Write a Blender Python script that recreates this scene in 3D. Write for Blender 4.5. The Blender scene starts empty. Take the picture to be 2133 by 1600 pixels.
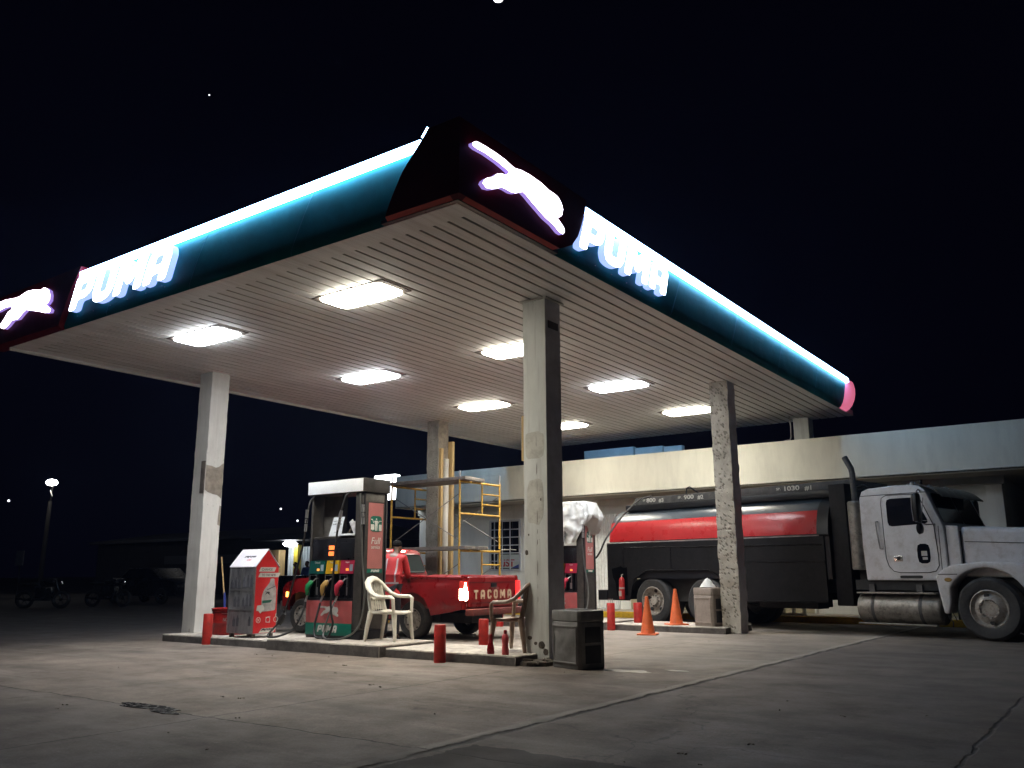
import bpy, bmesh, math, random
from mathutils import Vector, Matrix, noise
random.seed(7)
scene = bpy.context.scene
C = scene.collection
PI = math.pi
W = {}                                     # world matrix of every root / part, used while building

# ------------------------------------------------------------------ materials
def new_mat(name):
    m = bpy.data.materials.new(name); m.use_nodes = True
    nt = m.node_tree
    return m, nt, nt.nodes['Principled BSDF'], nt.nodes['Material Output']

def ND(nt, kind, **kw):
    n = nt.nodes.new(kind)
    for k, v in kw.items():
        if k in n.inputs: n.inputs[k].default_value = v
        else: setattr(n, k, v)
    return n

def ramp(nt, src, stops):
    r = nt.nodes.new('ShaderNodeValToRGB')
    while len(r.color_ramp.elements) < len(stops): r.color_ramp.elements.new(.5)
    for e, (p, c) in zip(r.color_ramp.elements, stops):
        e.position = p; e.color = (c, c, c, 1) if not isinstance(c, tuple) else (*c, 1)
    nt.links.new(src, r.inputs[0])
    return r.outputs[0]

def mixc(nt, fac, a, b, mode='MIX'):
    m = nt.nodes.new('ShaderNodeMix'); m.data_type = 'RGBA'; m.blend_type = mode
    for s, v in ((0, fac), (6, a), (7, b)):
        if hasattr(v, 'links') or hasattr(v, 'is_linked'): nt.links.new(v, m.inputs[s])
        elif s == 0: m.inputs[0].default_value = v
        else: m.inputs[s].default_value = (*v, 1)
    return m.outputs[2]

def math_(nt, op, a, b=None, c=None, clamp=False):
    n = nt.nodes.new('ShaderNodeMath'); n.operation = op; n.use_clamp = clamp
    for i, v in enumerate((a, b, c)):
        if v is None: continue
        if hasattr(v, 'is_linked'): nt.links.new(v, n.inputs[i])
        else: n.inputs[i].default_value = v
    return n.outputs[0]

def coords(nt, scale=(1, 1, 1), rot=(0, 0, 0), world=False):
    mp = nt.nodes.new('ShaderNodeMapping')
    mp.inputs['Scale'].default_value = scale; mp.inputs['Rotation'].default_value = rot
    if world: nt.links.new(nt.nodes.new('ShaderNodeNewGeometry').outputs['Position'], mp.inputs[0])
    else: nt.links.new(nt.nodes.new('ShaderNodeTexCoord').outputs['Object'], mp.inputs[0])
    return mp.outputs[0]

def noise_(nt, vec, scale, detail=5, rough=.6):
    n = ND(nt, 'ShaderNodeTexNoise', Scale=scale, Detail=detail, Roughness=rough)
    nt.links.new(vec, n.inputs['Vector'])
    return n.outputs['Fac']

def bump(nt, b, h, strength=.3, dist=.01):
    n = ND(nt, 'ShaderNodeBump', Strength=strength, Distance=dist)
    nt.links.new(h, n.inputs['Height']); nt.links.new(n.outputs[0], b.inputs['Normal'])
    return n

def mat(name, col, rough=.5, metal=0, var=.18, scale=4, bmp=.15, bscale=60, dirt=None, damt=.5, coat=0, streak=False, spec=.5, mp=None, rv=1.0):
    m, nt, b, o = new_mat(name)
    v = coords(nt, mp or ((1, 1, .25) if streak else (1, 1, 1)))
    f = noise_(nt, v, scale)
    lo = tuple(c * (1 - var) for c in col); hi = tuple(min(1, c * (1 + var)) for c in col)
    c = mixc(nt, ramp(nt, f, [(.3, 0), (.7, 1)]), lo, hi)
    if dirt:
        d = noise_(nt, v, scale * 2.7, 8, .7)
        c = mixc(nt, math_(nt, 'MULTIPLY', ramp(nt, d, [(.48, 0), (.68, 1)]), damt), c, dirt)
    nt.links.new(c, b.inputs['Base Color'])
    b.inputs['Metallic'].default_value = metal; b.inputs['Coat Weight'].default_value = coat
    b.inputs['Specular IOR Level'].default_value = spec
    r = ramp(nt, noise_(nt, v, scale * 3), [(.3, max(0.02, rough - .1 * rv)), (.75, min(1, rough + .12 * rv))])
    nt.links.new(r, b.inputs['Roughness'])
    if bmp: bump(nt, b, noise_(nt, coords(nt), bscale, 4), bmp, .004)
    return m

def emit(name, col, s):
    m, nt, b, o = new_mat(name)
    b.inputs['Base Color'].default_value = (*[c * .8 for c in col], 1)
    b.inputs['Emission Color'].default_value = (*col, 1); b.inputs['Emission Strength'].default_value = s
    return m

def glass(name, col=(.01, .012, .014), rough=.06):
    m, nt, b, o = new_mat(name)
    b.inputs['Base Color'].default_value = (*col, 1); b.inputs['Roughness'].default_value = rough
    f = noise_(nt, coords(nt), 9)
    nt.links.new(ramp(nt, f, [(.35, rough), (.8, rough + .14)]), b.inputs['Roughness'])
    return m

def ground_mat():
    m, nt, b, o = new_mat('forecourt_concrete')
    v = coords(nt, world=True)
    big = noise_(nt, v, .35, 6, .62)
    mid = noise_(nt, v, 1.7, 8, .68)
    streak = noise_(nt, coords(nt, (.35, 2.2, 1), (0, 0, .12), world=True), .8, 7, .65)
    fine = noise_(nt, v, 55, 6, .75)
    c = mixc(nt, ramp(nt, big, [(.32, 0), (.7, 1)]), (.150, .118, .097), (.305, .255, .212))
    c = mixc(nt, math_(nt, 'MULTIPLY', ramp(nt, mid, [(.46, 0), (.72, 1)]), .75), c, (.105, .092, .08))
    c = mixc(nt, math_(nt, 'MULTIPLY', ramp(nt, streak, [(.52, 0), (.72, 1)]), .55), c, (.41, .375, .33))
    oil = noise_(nt, coords(nt, (.6, 1, 1), world=True), .9, 4, .5)
    c = mixc(nt, math_(nt, 'MULTIPLY', ramp(nt, oil, [(.6, 0), (.72, 1)]), .7), c, (.055, .048, .042))
    c = mixc(nt, .62, c, ramp(nt, fine, [(.28, .10), (.74, 1.1)]), 'MULTIPLY')
    spk = noise_(nt, v, 17, 6, .75)
    c = mixc(nt, math_(nt, 'MULTIPLY', ramp(nt, spk, [(.52, 0), (.66, 1)]), .4), c, (.10, .088, .076))
    c = mixc(nt, math_(nt, 'MULTIPLY', ramp(nt, spk, [(.30, 1), (.42, 0)]), .4), c, (.42, .38, .335))
    sp = nt.nodes.new('ShaderNodeSeparateXYZ'); nt.links.new(v, sp.inputs[0])
    wob = math_(nt, 'MULTIPLY', math_(nt, 'SUBTRACT', noise_(nt, v, 2.3, 6, .7), .5), .16)
    X = math_(nt, 'ADD', sp.outputs[0], wob); Y = math_(nt, 'ADD', sp.outputs[1], wob)
    def line(co, at, w):
        d = math_(nt, 'ABSOLUTE', math_(nt, 'SUBTRACT', co, at))
        return math_(nt, 'SUBTRACT', 1, math_(nt, 'DIVIDE', d, w), clamp=True)
    vor = nt.nodes.new('ShaderNodeTexVoronoi'); vor.feature = 'DISTANCE_TO_EDGE'; vor.inputs['Scale'].default_value = .27
    dv = nt.nodes.new('ShaderNodeVectorMath'); dv.operation = 'ADD'; nz = ND(nt, 'ShaderNodeTexNoise', Scale=1.6, Detail=6.0)
    nt.links.new(v, nz.inputs['Vector']); nt.links.new(v, dv.inputs[0]); nt.links.new(nz.outputs['Color'], dv.inputs[1]); nt.links.new(dv.outputs[0], vor.inputs['Vector'])
    crack = math_(nt, 'MULTIPLY', ramp(nt, vor.outputs['Distance'], [(0, 1), (.0035, 0)]), ramp(nt, noise_(nt, v, .45, 3), [(.46, 0), (.56, 1)]))
    for yl, wl in ((7.0, .85), (5.4, .6), (11.6, .3), (13.0, .3), (17.4, .4)):
        t_ = math_(nt, 'SUBTRACT', 1, math_(nt, 'DIVIDE', math_(nt, 'ABSOLUTE', math_(nt, 'SUBTRACT', math_(nt, 'ADD', sp.outputs[1], math_(nt, 'MULTIPLY', wob, 2)), yl)), wl), clamp=True)
        brk = ramp(nt, noise_(nt, coords(nt, (.25, 1.2, 1), world=True), 1.7, 6), [(.42, 0), (.62, 1)])
        c = mixc(nt, math_(nt, 'MULTIPLY', math_(nt, 'MULTIPLY', t_, brk), .55), c, (.075, .066, .058))
    drip = noise_(nt, v, 6.5, 2, .4)
    c = mixc(nt, math_(nt, 'MULTIPLY', math_(nt, 'MULTIPLY', ramp(nt, drip, [(.66, 0), (.69, 1)]), ramp(nt, big, [(.4, 1), (.55, 0)])), .6), c, (.05, .044, .04))
    c = mixc(nt, math_(nt, 'MULTIPLY', crack, .75), c, (.035, .03, .028))
    j = None
    for co, at, w in ((X, -3.86, .035), (X, -6.22, .012), (X, -1.03, .02), (Y, 4.49, .014), (X, -8.7, .009), (Y, 1.2, .012), (Y, 18.9, .02)):
        l = line(co, at, w); j = l if j is None else math_(nt, 'MAXIMUM', j, l)
    joint = ramp(nt, j, [(.05, 0), (.6, 1)])
    side = ramp(nt, line(X, -3.93, .09), [(.1, 0), (.8, 1)])
    c = mixc(nt, math_(nt, 'MULTIPLY', side, .4), c, (.42, .39, .35))
    c = mixc(nt, math_(nt, 'MULTIPLY', joint, .85), c, (.03, .027, .024))
    # ground made paler between the islands to throw more light onto the soffit
    bounce_lift = math_(nt, 'MULTIPLY', ramp(nt, math_(nt, 'MULTIPLY', math_(nt, 'ADD', sp.outputs[1], math_(nt, 'MULTIPLY', wob, 6)), .05), [(.47, 0), (.53, 1)]), ramp(nt, math_(nt, 'MULTIPLY', sp.outputs[0], -.1), [(.38, 0), (.40, 1)]))
    c = mixc(nt, math_(nt, 'MULTIPLY', math_(nt, 'MULTIPLY', bounce_lift, math_(nt, 'GREATER_THAN', X, -14.6)), .13), c, (.62, .57, .50))
    # foreground slabs and the dirt beyond the islands, colour darkened for light falloff
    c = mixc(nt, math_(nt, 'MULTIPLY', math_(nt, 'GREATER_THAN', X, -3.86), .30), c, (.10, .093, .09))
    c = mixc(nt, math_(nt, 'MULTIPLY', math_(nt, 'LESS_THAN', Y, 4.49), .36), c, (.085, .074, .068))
    lot_falloff = ramp(nt, math_(nt, 'MULTIPLY', math_(nt, 'ADD', sp.outputs[0], math_(nt, 'MULTIPLY', wob, 12)), -.05), [(.72, 0), (.80, 1)])
    c = mixc(nt, math_(nt, 'MULTIPLY', lot_falloff, .8), c, (.062, .048, .042))
    # asphalt beyond the slab edge, and the worn road surface all round
    Xa = math_(nt, 'ADD', sp.outputs[0], math_(nt, 'MULTIPLY', math_(nt, 'SUBTRACT', noise_(nt, v, 3.1, 6), .5), .35))
    Ya = math_(nt, 'ADD', sp.outputs[1], math_(nt, 'MULTIPLY', math_(nt, 'SUBTRACT', noise_(nt, v, 2.7, 6), .5), .35))
    asp = math_(nt, 'MULTIPLY', math_(nt, 'GREATER_THAN', Xa, -3.8), math_(nt, 'LESS_THAN', Ya, 4.8))
    grit = noise_(nt, v, 130, 5, .8)
    ac = mixc(nt, ramp(nt, grit, [(.35, 0), (.7, 1)]), (.016, .015, .014), (.085, .078, .07))
    c = mixc(nt, asp, c, ac)
    nt.links.new(c, b.inputs['Base Color'])
    nt.links.new(ramp(nt, mid, [(.35, .62), (.7, .9)]), b.inputs['Roughness'])
    b.inputs['Specular IOR Level'].default_value = .3
    h = math_(nt, 'SUBTRACT', math_(nt, 'ADD', math_(nt, 'MULTIPLY', fine, .35), mid), math_(nt, 'MULTIPLY', joint, 2.5))
    h = math_(nt, 'ADD', h, math_(nt, 'MULTIPLY', math_(nt, 'MULTIPLY', grit, asp), 1.2))
    bump(nt, b, h, .55, .018)
    return m

def chipped_mat(name, col, dark, amount=.3):
    m, nt, b, o = new_mat(name)
    v0 = coords(nt, (1, 1, 1), (.6, .6, 0)); mp2 = nt.nodes.new('ShaderNodeMapping'); mp2.inputs['Scale'].default_value = (21, 21, 6.5); nt.links.new(v0, mp2.inputs[0]); v = mp2.outputs[0]
    n = nt.nodes.new('ShaderNodeTexVoronoi'); n.inputs['Scale'].default_value = 1
    nt.links.new(v, n.inputs['Vector'])
    pick = noise_(nt, coords(nt), 3.2, 4)
    dent = math_(nt, 'SUBTRACT', math_(nt, 'ADD', amount, math_(nt, 'MULTIPLY', math_(nt, 'SUBTRACT', pick, .5), .5)), n.outputs['Distance'])
    dent = math_(nt, 'MULTIPLY', dent, 5, clamp=True)
    f = noise_(nt, coords(nt, (1, 1, .5)), 5, 8, .7)
    c = mixc(nt, ramp(nt, f, [(.3, 0), (.7, 1)]), tuple(x * .62 for x in col), tuple(min(1, x * 1.2) for x in col))
    c = mixc(nt, math_(nt, 'MULTIPLY', dent, .62), c, dark)
    nt.links.new(c, b.inputs['Base Color']); b.inputs['Roughness'].default_value = .9
    h = math_(nt, 'SUBTRACT', math_(nt, 'MULTIPLY', noise_(nt, coords(nt), 60, 6, .7), .35), dent)
    bump(nt, b, h, .9, .02)
    return m

def painted_mat(name, col, wear, bare, scale=1.6, lo=.56, hi=.66):
    """old paint on plaster: grime, drips, and bare patches"""
    m, nt, b, o = new_mat(name)
    f = noise_(nt, coords(nt, (1, 1, .35)), 6, 8, .7)
    c = mixc(nt, ramp(nt, f, [(.25, 0), (.75, 1)]), tuple(x * .78 for x in col), col)
    dr = noise_(nt, coords(nt, (9, 9, .5)), 1.4, 6, .65)
    c = mixc(nt, math_(nt, 'MULTIPLY', ramp(nt, dr, [(.52, 0), (.75, 1)]), .5), c, wear)
    p = noise_(nt, coords(nt, (1, 1, .8)), scale, 9, .62)
    pm = ramp(nt, p, [(lo, 0), (lo + .012, 1)])
    c = mixc(nt, math_(nt, 'MULTIPLY', pm, .8), c, bare)
    sp = noise_(nt, coords(nt), 26, 3, .5)
    sm = ramp(nt, sp, [(.70, 0), (.74, 1)])
    c = mixc(nt, math_(nt, 'MULTIPLY', sm, .75), c, tuple(x * .35 for x in bare))
    nt.links.new(c, b.inputs['Base Color']); b.inputs['Roughness'].default_value = .8
    h = math_(nt, 'SUBTRACT', math_(nt, 'MULTIPLY', noise_(nt, coords(nt), 45, 6, .7), .4), math_(nt, 'ADD', pm, sm))
    bump(nt, b, h, .5, .006)
    return m

def stainless(name):
    m, nt, b, o = new_mat(name)
    f = noise_(nt, coords(nt, (3, 3, 1)), 3, 8, .7)
    g = noise_(nt, coords(nt, (60, 60, 1)), 2, 3)
    c = mixc(nt, ramp(nt, f, [(.35, 0), (.7, 1)]), (.24, .24, .26), (.62, .62, .64))
    nt.links.new(c, b.inputs['Base Color']); b.inputs['Metallic'].default_value = .85
    nt.links.new(ramp(nt, f, [(.3, .25), (.75, .6)]), b.inputs['Roughness'])
    bump(nt, b, g, .08, .003)
    return m

M = {}
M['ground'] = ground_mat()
M['earth'] = mat('dark_verge', (.045, .04, .035), .95, var=.5, scale=.8, bmp=.8, bscale=9)
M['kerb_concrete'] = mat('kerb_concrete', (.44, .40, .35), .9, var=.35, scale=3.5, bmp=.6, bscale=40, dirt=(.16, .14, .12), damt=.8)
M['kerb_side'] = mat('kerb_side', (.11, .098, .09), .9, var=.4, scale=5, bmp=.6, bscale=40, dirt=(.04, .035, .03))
M['rubble'] = mat('broken_concrete', (.12, .10, .08), .95, var=.6, scale=9, bmp=1, bscale=30, dirt=(.03, .025, .02), damt=.9)
M['yellow_kerb'] = mat('yellow_kerb_paint', (.62, .40, .02), .7, var=.2, scale=5, dirt=(.2, .15, .05))
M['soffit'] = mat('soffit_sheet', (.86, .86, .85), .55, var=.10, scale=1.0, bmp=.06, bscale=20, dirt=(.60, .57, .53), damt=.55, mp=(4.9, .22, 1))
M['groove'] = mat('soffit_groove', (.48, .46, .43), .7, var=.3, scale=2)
M['trim_white'] = mat('white_trim', (.50, .48, .45), .5, var=.12)
M['teal'] = mat('teal_fascia', (.003, .18, .195), .5, var=.22, scale=1.5, bmp=.05, bscale=8, dirt=(.003, .12, .135), damt=.5, spec=.12)
M['dark_red'] = mat('red_fascia', (.14, .004, .010), .5, var=.18, scale=1.5, bmp=.05, bscale=8, spec=.15)
M['red_lip'] = mat('red_lip', (.55, .03, .02), .5, var=.18)  # fascia red made brighter, the light on the lip put into its colour
M['pink_acrylic'] = emit('backlit_red_acrylic', (1, .22, .38), .62)
M['joint_trim'] = mat('dull_teal_joint', (.02, .22, .27), .5)
M['void_black'] = mat('unlit_void', (.0012, .0012, .0014), .95, spec=.05)
M['led'] = emit('led_strip', (.34, .62, 1.0), 20)
M['letter'] = emit('lit_letter_face', (.72, .85, 1.0), 15)
M['letter_side'] = emit('lit_letter_return', (.36, .50, 1.0), 1.25)
M['cat'] = emit('lit_emblem_face', (.95, .86, 1.0), 9)
M['cat_side'] = emit('lit_emblem_return', (.45, .30, .9), .8)
M['panel_warm'] = emit('light_panel_warm', (1.0, .94, .79), 42)
M['panel_cool'] = emit('light_panel_cool', (.92, .96, 1.0), 42)
M['white_col'] = painted_mat('worn_white_paint', (.62, .60, .56), (.36, .34, .31), (.30, .26, .21), .9, .62, .66)
M['cream_col'] = painted_mat('worn_cream_paint', (.74, .755, .725), (.30, .28, .24), (.24, .22, .19), 1.3, .66, .7)
M['grey_face'] = mat('grey_render', (.62, .62, .67), .8, var=.2, scale=3, dirt=(.45, .45, .47))
M['chipped'] = chipped_mat('hacked_concrete', (.46, .43, .37), (.11, .095, .075), .40)
M['chipped_dark'] = chipped_mat('hacked_concrete_dark', (.36, .35, .32), (.12, .11, .09), .3)
M['mortar'] = mat('bare_mortar', (.24, .205, .165), .95, var=.3, scale=8, bmp=.7, bscale=50)
M['wood'] = mat('raw_timber', (.42, .29, .13), .75, var=.3, scale=6, streak=True, bmp=.2)
M['old_wood'] = mat('grey_timber', (.12, .10, .085), .8, var=.35, scale=8, bmp=.3)
M['wall'] = mat('shop_wall_paint', (.80, .82, .80), .8, var=.07, scale=1.2, bmp=.1, dirt=(.62, .62, .60), damt=.45, streak=True)
M['parapet'] = mat('parapet_paint', (.82, .80, .70), .75, var=.10, scale=1.1, bmp=.1, dirt=(.64, .62, .54), damt=.5, streak=True)
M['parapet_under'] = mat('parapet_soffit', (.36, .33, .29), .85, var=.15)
M['window_black'] = glass('window_glass', (.008, .009, .014))
M['grille'] = mat('grille_paint', (.50, .52, .58), .5, var=.1)
M['poster'] = mat('poster_paper', (.42, .47, .47), .7, var=.1)
M['poster_red'] = mat('poster_ink', (.32, .02, .03), .7)
M['poster_blue'] = mat('poster_blue_ink', (.03, .05, .22), .7)
M['white_sheet'] = mat('white_corrugated', (.90, .93, .93), .5, var=.05, dirt=(.5, .52, .5), damt=.4)
M['door_cream'] = mat('cream_door', (.52, .48, .34), .6, var=.1)
M['signbox'] = emit('lit_sign_panel', (.93, .97, 1.0), 7)
M['black_metal'] = mat('black_enamel', (.012, .012, .016), .35, var=.3, dirt=(.03, .03, .03), spec=.4)
M['pump_body'] = mat('dark_pump_sheet', (.055, .05, .046), .45, var=.35, scale=5, dirt=(.09, .08, .07), metal=.2)
M['pump_grey'] = mat('grey_pump_sheet', (.16, .15, .135), .5, metal=.3, var=.3, scale=4, dirt=(.08, .07, .06))
M['pump_white'] = mat('white_header_panel', (.92, .94, .96), .35, var=.05)
M['faded_red'] = mat('faded_red_decal', (.40, .085, .085), .4, var=.22, scale=3, dirt=(.30, .10, .10), damt=.6)
M['pale_red'] = mat('sunbleached_red_decal', (.42, .15, .14), .45, var=.14, scale=3)
M['decal_green'] = mat('green_decal', (.006, .12, .085), .4, var=.15)
M['decal_dkgreen'] = mat('deep_green_decal', (.005, .085, .075), .4, var=.15)
M['decal_yellow'] = mat('yellow_decal', (.58, .34, .015), .4, var=.12)
M['decal_crimson'] = mat('crimson_decal', (.40, .02, .06), .4, var=.12)
M['decal_white'] = mat('white_decal', (.62, .62, .58), .5, var=.08)
M['decal_dim'] = mat('dull_white_decal', (.42, .40, .37), .55, var=.12)
M['decal_blue'] = mat('pale_blue_decal', (.28, .36, .42), .5)
M['lcd'] = emit('orange_display', (1, .22, .05), 1.5)
M['lcd_small'] = emit('small_orange_display', (1, .35, .06), 1.2)
M['rubber'] = mat('black_rubber', (.016, .015, .015), .55, var=.3, bmp=.1)
M['hose_shine'] = mat('grey_hose', (.09, .09, .085), .35, var=.3)
M['silver'] = mat('dull_silver', (.45, .45, .46), .35, metal=.8, var=.2)
M['nozzle_green'] = mat('green_nozzle_cover', (.01, .22, .07), .5)
M['nozzle_tan'] = mat('tan_nozzle_cover', (.42, .25, .07), .5)
M['nozzle_red'] = mat('red_nozzle_cover', (.42, .02, .05), .5)
M['brass'] = mat('worn_brass', (.42, .27, .09), .4, metal=.5)
M['paper'] = mat('white_paper', (.72, .76, .80), .6, var=.05)
M['ink'] = mat('black_ink', (.03, .03, .035), .6)
M['clear_bag'] = mat('clear_plastic_bag', (.55, .55, .58), .2, var=.3, scale=14, bmp=.6, bscale=30)
M['red_drum'] = mat('red_drum_paint', (.30, .012, .010), .4, var=.22, scale=5, dirt=(.13, .012, .01), damt=.8)
M['red_post'] = mat('red_bollard_paint', (.42, .020, .014), .5, var=.25, scale=6, dirt=(.16, .02, .015), damt=.7)
M['cab_red'] = mat('red_cabinet_decal', (.62, .018, .022), .35, var=.06)
M['cab_white'] = mat('white_cabinet_top', (.72, .70, .75), .4, var=.05)
M['stainless'] = stainless('scratched_stainless')
M['dark_bottle'] = mat('dark_bottle_shape', (.085, .085, .10), .4, var=.4)
M['bottle_grey'] = mat('grey_bottle_print', (.38, .37, .37), .5, var=.3, scale=9)
M['plastic_white'] = mat('white_moulded_plastic', (.72, .69, .60), .35, var=.08, scale=7, bmp=.03, dirt=(.5, .46, .38), damt=.3)
M['plastic_brown'] = mat('brown_moulded_plastic', (.25, .17, .125), .45, var=.2, scale=7, bmp=.03, dirt=(.4, .34, .28), damt=.4)
M['bin_grey'] = mat('dark_grey_bin_plastic', (.19, .185, .178), .5, var=.25, scale=5, dirt=(.27, .26, .25), damt=.6)
M['bin_dark'] = mat('black_bin_recess', (.02, .02, .024), .6)
M['bin_beige'] = mat('beige_bin_plastic', (.27, .23, .20), .55, var=.15, scale=6, dirt=(.18, .15, .13), damt=.5)
M['bottle_pink'] = mat('pink_oil_bottle', (.62, .09, .10), .35, var=.15)
M['bottle_red'] = mat('deep_red_bottle', (.25, .012, .016), .3, var=.25)
M['cone'] = mat('orange_cone_plastic', (.66, .13, .035), .5, var=.15, scale=6, dirt=(.35, .10, .05), damt=.6)
M['car_red'] = mat('red_car_paint', (.24, .008, .010), .32, var=.14, scale=2, bmp=.02, dirt=(.20, .02, .02), damt=.5, coat=.5)
M['car_red_dirty'] = mat('dusty_red_paint', (.16, .035, .03), .55, var=.3, scale=4, dirt=(.12, .075, .06), damt=.7)
M['tail_hot'] = emit('lit_tail_lamp', (1.0, .66, .46), 60)
M['tail_lens'] = emit('glowing_tail_lens', (.8, .05, .03), .16)
M['tail_red'] = emit('red_tail_lamp', (1, .02, .02), 2.2)
M['brake_hot'] = emit('lit_brake_lamp', (1, .42, .36), 9)
M['turn_orange'] = emit('orange_turn_lamp', (1, .36, .07), 7)
M['car_glass'] = glass('dark_car_glass', (.035, .045, .042), .1)
M['tyre'] = mat('tyre_rubber', (.03, .028, .026), .75, var=.3, scale=7, bmp=.2, dirt=(.07, .06, .05), damt=.6)
M['tyre_truck'] = mat('truck_tyre_rubber', (.034, .034, .035), .7, var=.25, scale=7, bmp=.2, dirt=(.06, .057, .053), damt=.6)
M['rim_dull'] = mat('dusty_steel_rim', (.42, .39, .35), .55, metal=.4, var=.35, scale=9, dirt=(.07, .06, .05), damt=.7)
M['rim_white'] = mat('white_steel_rim', (.42, .39, .35), .5, metal=.2, var=.3, scale=6, dirt=(.18, .13, .09), damt=.8)
M['chrome'] = mat('worn_chrome', (.55, .55, .57), .2, metal=1, var=.1)
M['letter_beige'] = mat('beige_stencil_paint', (.62, .46, .32), .6, var=.12)
M['tank_black'] = mat('black_tank_paint', (.008, .009, .012), .38, var=.35, scale=2.5, bmp=.1, bscale=9, dirt=(.016, .016, .018), damt=.6, spec=.4)
M['skirt_black'] = mat('black_skirt_paint', (.0065, .0065, .008), .55, var=.5, scale=4, bmp=.35, bscale=7, dirt=(.014, .014, .014), damt=.6, spec=.25)
M['tank_grey'] = mat('dark_grey_tank_paint', (.035, .050, .068), .34, var=.2, scale=1.5, bmp=.02, bscale=4, dirt=(.035, .045, .055), damt=.6, spec=.6, rv=.2)
M['tank_red'] = mat('red_tank_band', (.46, .020, .024), .28, var=.10, scale=1.2, bmp=.015, bscale=4, dirt=(.40, .02, .02), damt=.25, spec=.5, rv=.15)
M['rail_grey'] = mat('weathered_rail', (.07, .07, .072), .6, var=.4, scale=4, dirt=(.14, .135, .13), damt=.6)
M['truck_white'] = mat('white_truck_paint', (.66, .65, .66), .4, var=.08, scale=3, bmp=.02, dirt=(.42, .38, .34), damt=.5, coat=.2)
M['truck_seam'] = mat('dark_panel_gap', (.03, .03, .03), .8)
M['alloy'] = mat('dirty_aluminium', (.30, .28, .25), .5, metal=.6, var=.3, scale=4, dirt=(.09, .08, .07), damt=.8)
M['extinguisher'] = mat('red_extinguisher', (.42, .02, .02), .35)
M['scaffold'] = mat('yellow_scaffold_paint', (.60, .36, .05), .5, var=.25, scale=9, dirt=(.30, .17, .06), damt=.8)
M['steel_grey'] = mat('galvanised_tube', (.30, .29, .29), .5, metal=.5, var=.25, scale=8)
M['plank_metal'] = mat('grey_scaffold_plank', (.20, .18, .165), .65, var=.3, scale=5, dirt=(.10, .085, .07), damt=.7)
M['sheeting'] = None
M['skin'] = mat('brown_skin', (.115, .058, .036), .5, var=.12, scale=9, bmp=.05)
M['hair'] = mat('black_hair', (.007, .006, .0055), .9, spec=.1, var=.3, scale=20, bmp=.6, bscale=120)
M['shirt_red'] = mat('red_work_shirt', (.40, .014, .018), .75, var=.16, scale=7, bmp=.25, bscale=14)
M['tape'] = mat('grey_reflective_tape', (.42, .32, .36), .5, var=.15)
M['trouser'] = mat('dark_navy_trousers', (.014, .015, .022), .85, var=.3, scale=8, bmp=.3, bscale=16)
M['shoe'] = mat('black_shoe', (.012, .011, .011), .5)
M['shirt_crimson'] = mat('crimson_shirt', (.30, .02, .035), .8)
M['shirt_blue'] = mat('blue_shirt', (.05, .09, .24), .8)
M['dark_paint'] = mat('dark_vehicle_paint', (.012, .012, .014), .3, var=.2, coat=.3)
M['night_wall'] = mat('unlit_wall', (.010, .010, .012), .9, var=.3, scale=.6)
M['night_roof'] = mat('unlit_sheet_roof', (.05, .05, .055), .7, var=.2)
M['kiosk_sheet'] = mat('pale_corrugated_sheet', (.55, .60, .62), .5, var=.1)
M['kiosk_yellow'] = mat('yellow_post_paint', (.42, .32, .03), .6)
M['lamp_white'] = emit('lamp_glow', (.92, .96, 1.0), 26)
M['lamp_street'] = emit('street_lamp_glow', (1, .98, .93), 28)
M['far_light'] = emit('distant_glow', (.9, .9, 1.0), 2.4)
M['star'] = emit('star_glow', (.95, .97, 1.0), 2)
M['moon'] = emit('moon_glow', (1, .97, .92), 6)
M['blue_tape'] = mat('blue_sleeve', (.02, .04, .22), .5)
M['pole'] = mat('weathered_pole', (.035, .032, .03), .85)

def sheeting():
    m, nt, b, o = new_mat('milky_plastic_sheet')
    f = noise_(nt, coords(nt), 5, 6)
    nt.links.new(mixc(nt, f, (.80, .81, .80), (.93, .94, .93)), b.inputs['Base Color'])
    b.inputs['Roughness'].default_value = .3
    t = nt.nodes.new('ShaderNodeBsdfTranslucent'); t.inputs[0].default_value = (.8, .8, .78, 1)
    mx = nt.nodes.new('ShaderNodeMixShader'); mx.inputs[0].default_value = .35
    nt.links.new(b.outputs[0], mx.inputs[1]); nt.links.new(t.outputs[0], mx.inputs[2]); nt.links.new(mx.outputs[0], o.inputs[0])
    bump(nt, b, noise_(nt, coords(nt, (1, 1, .5)), 9, 5, .6), .5, .02)
    return m
M['sheeting'] = sheeting()

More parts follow.
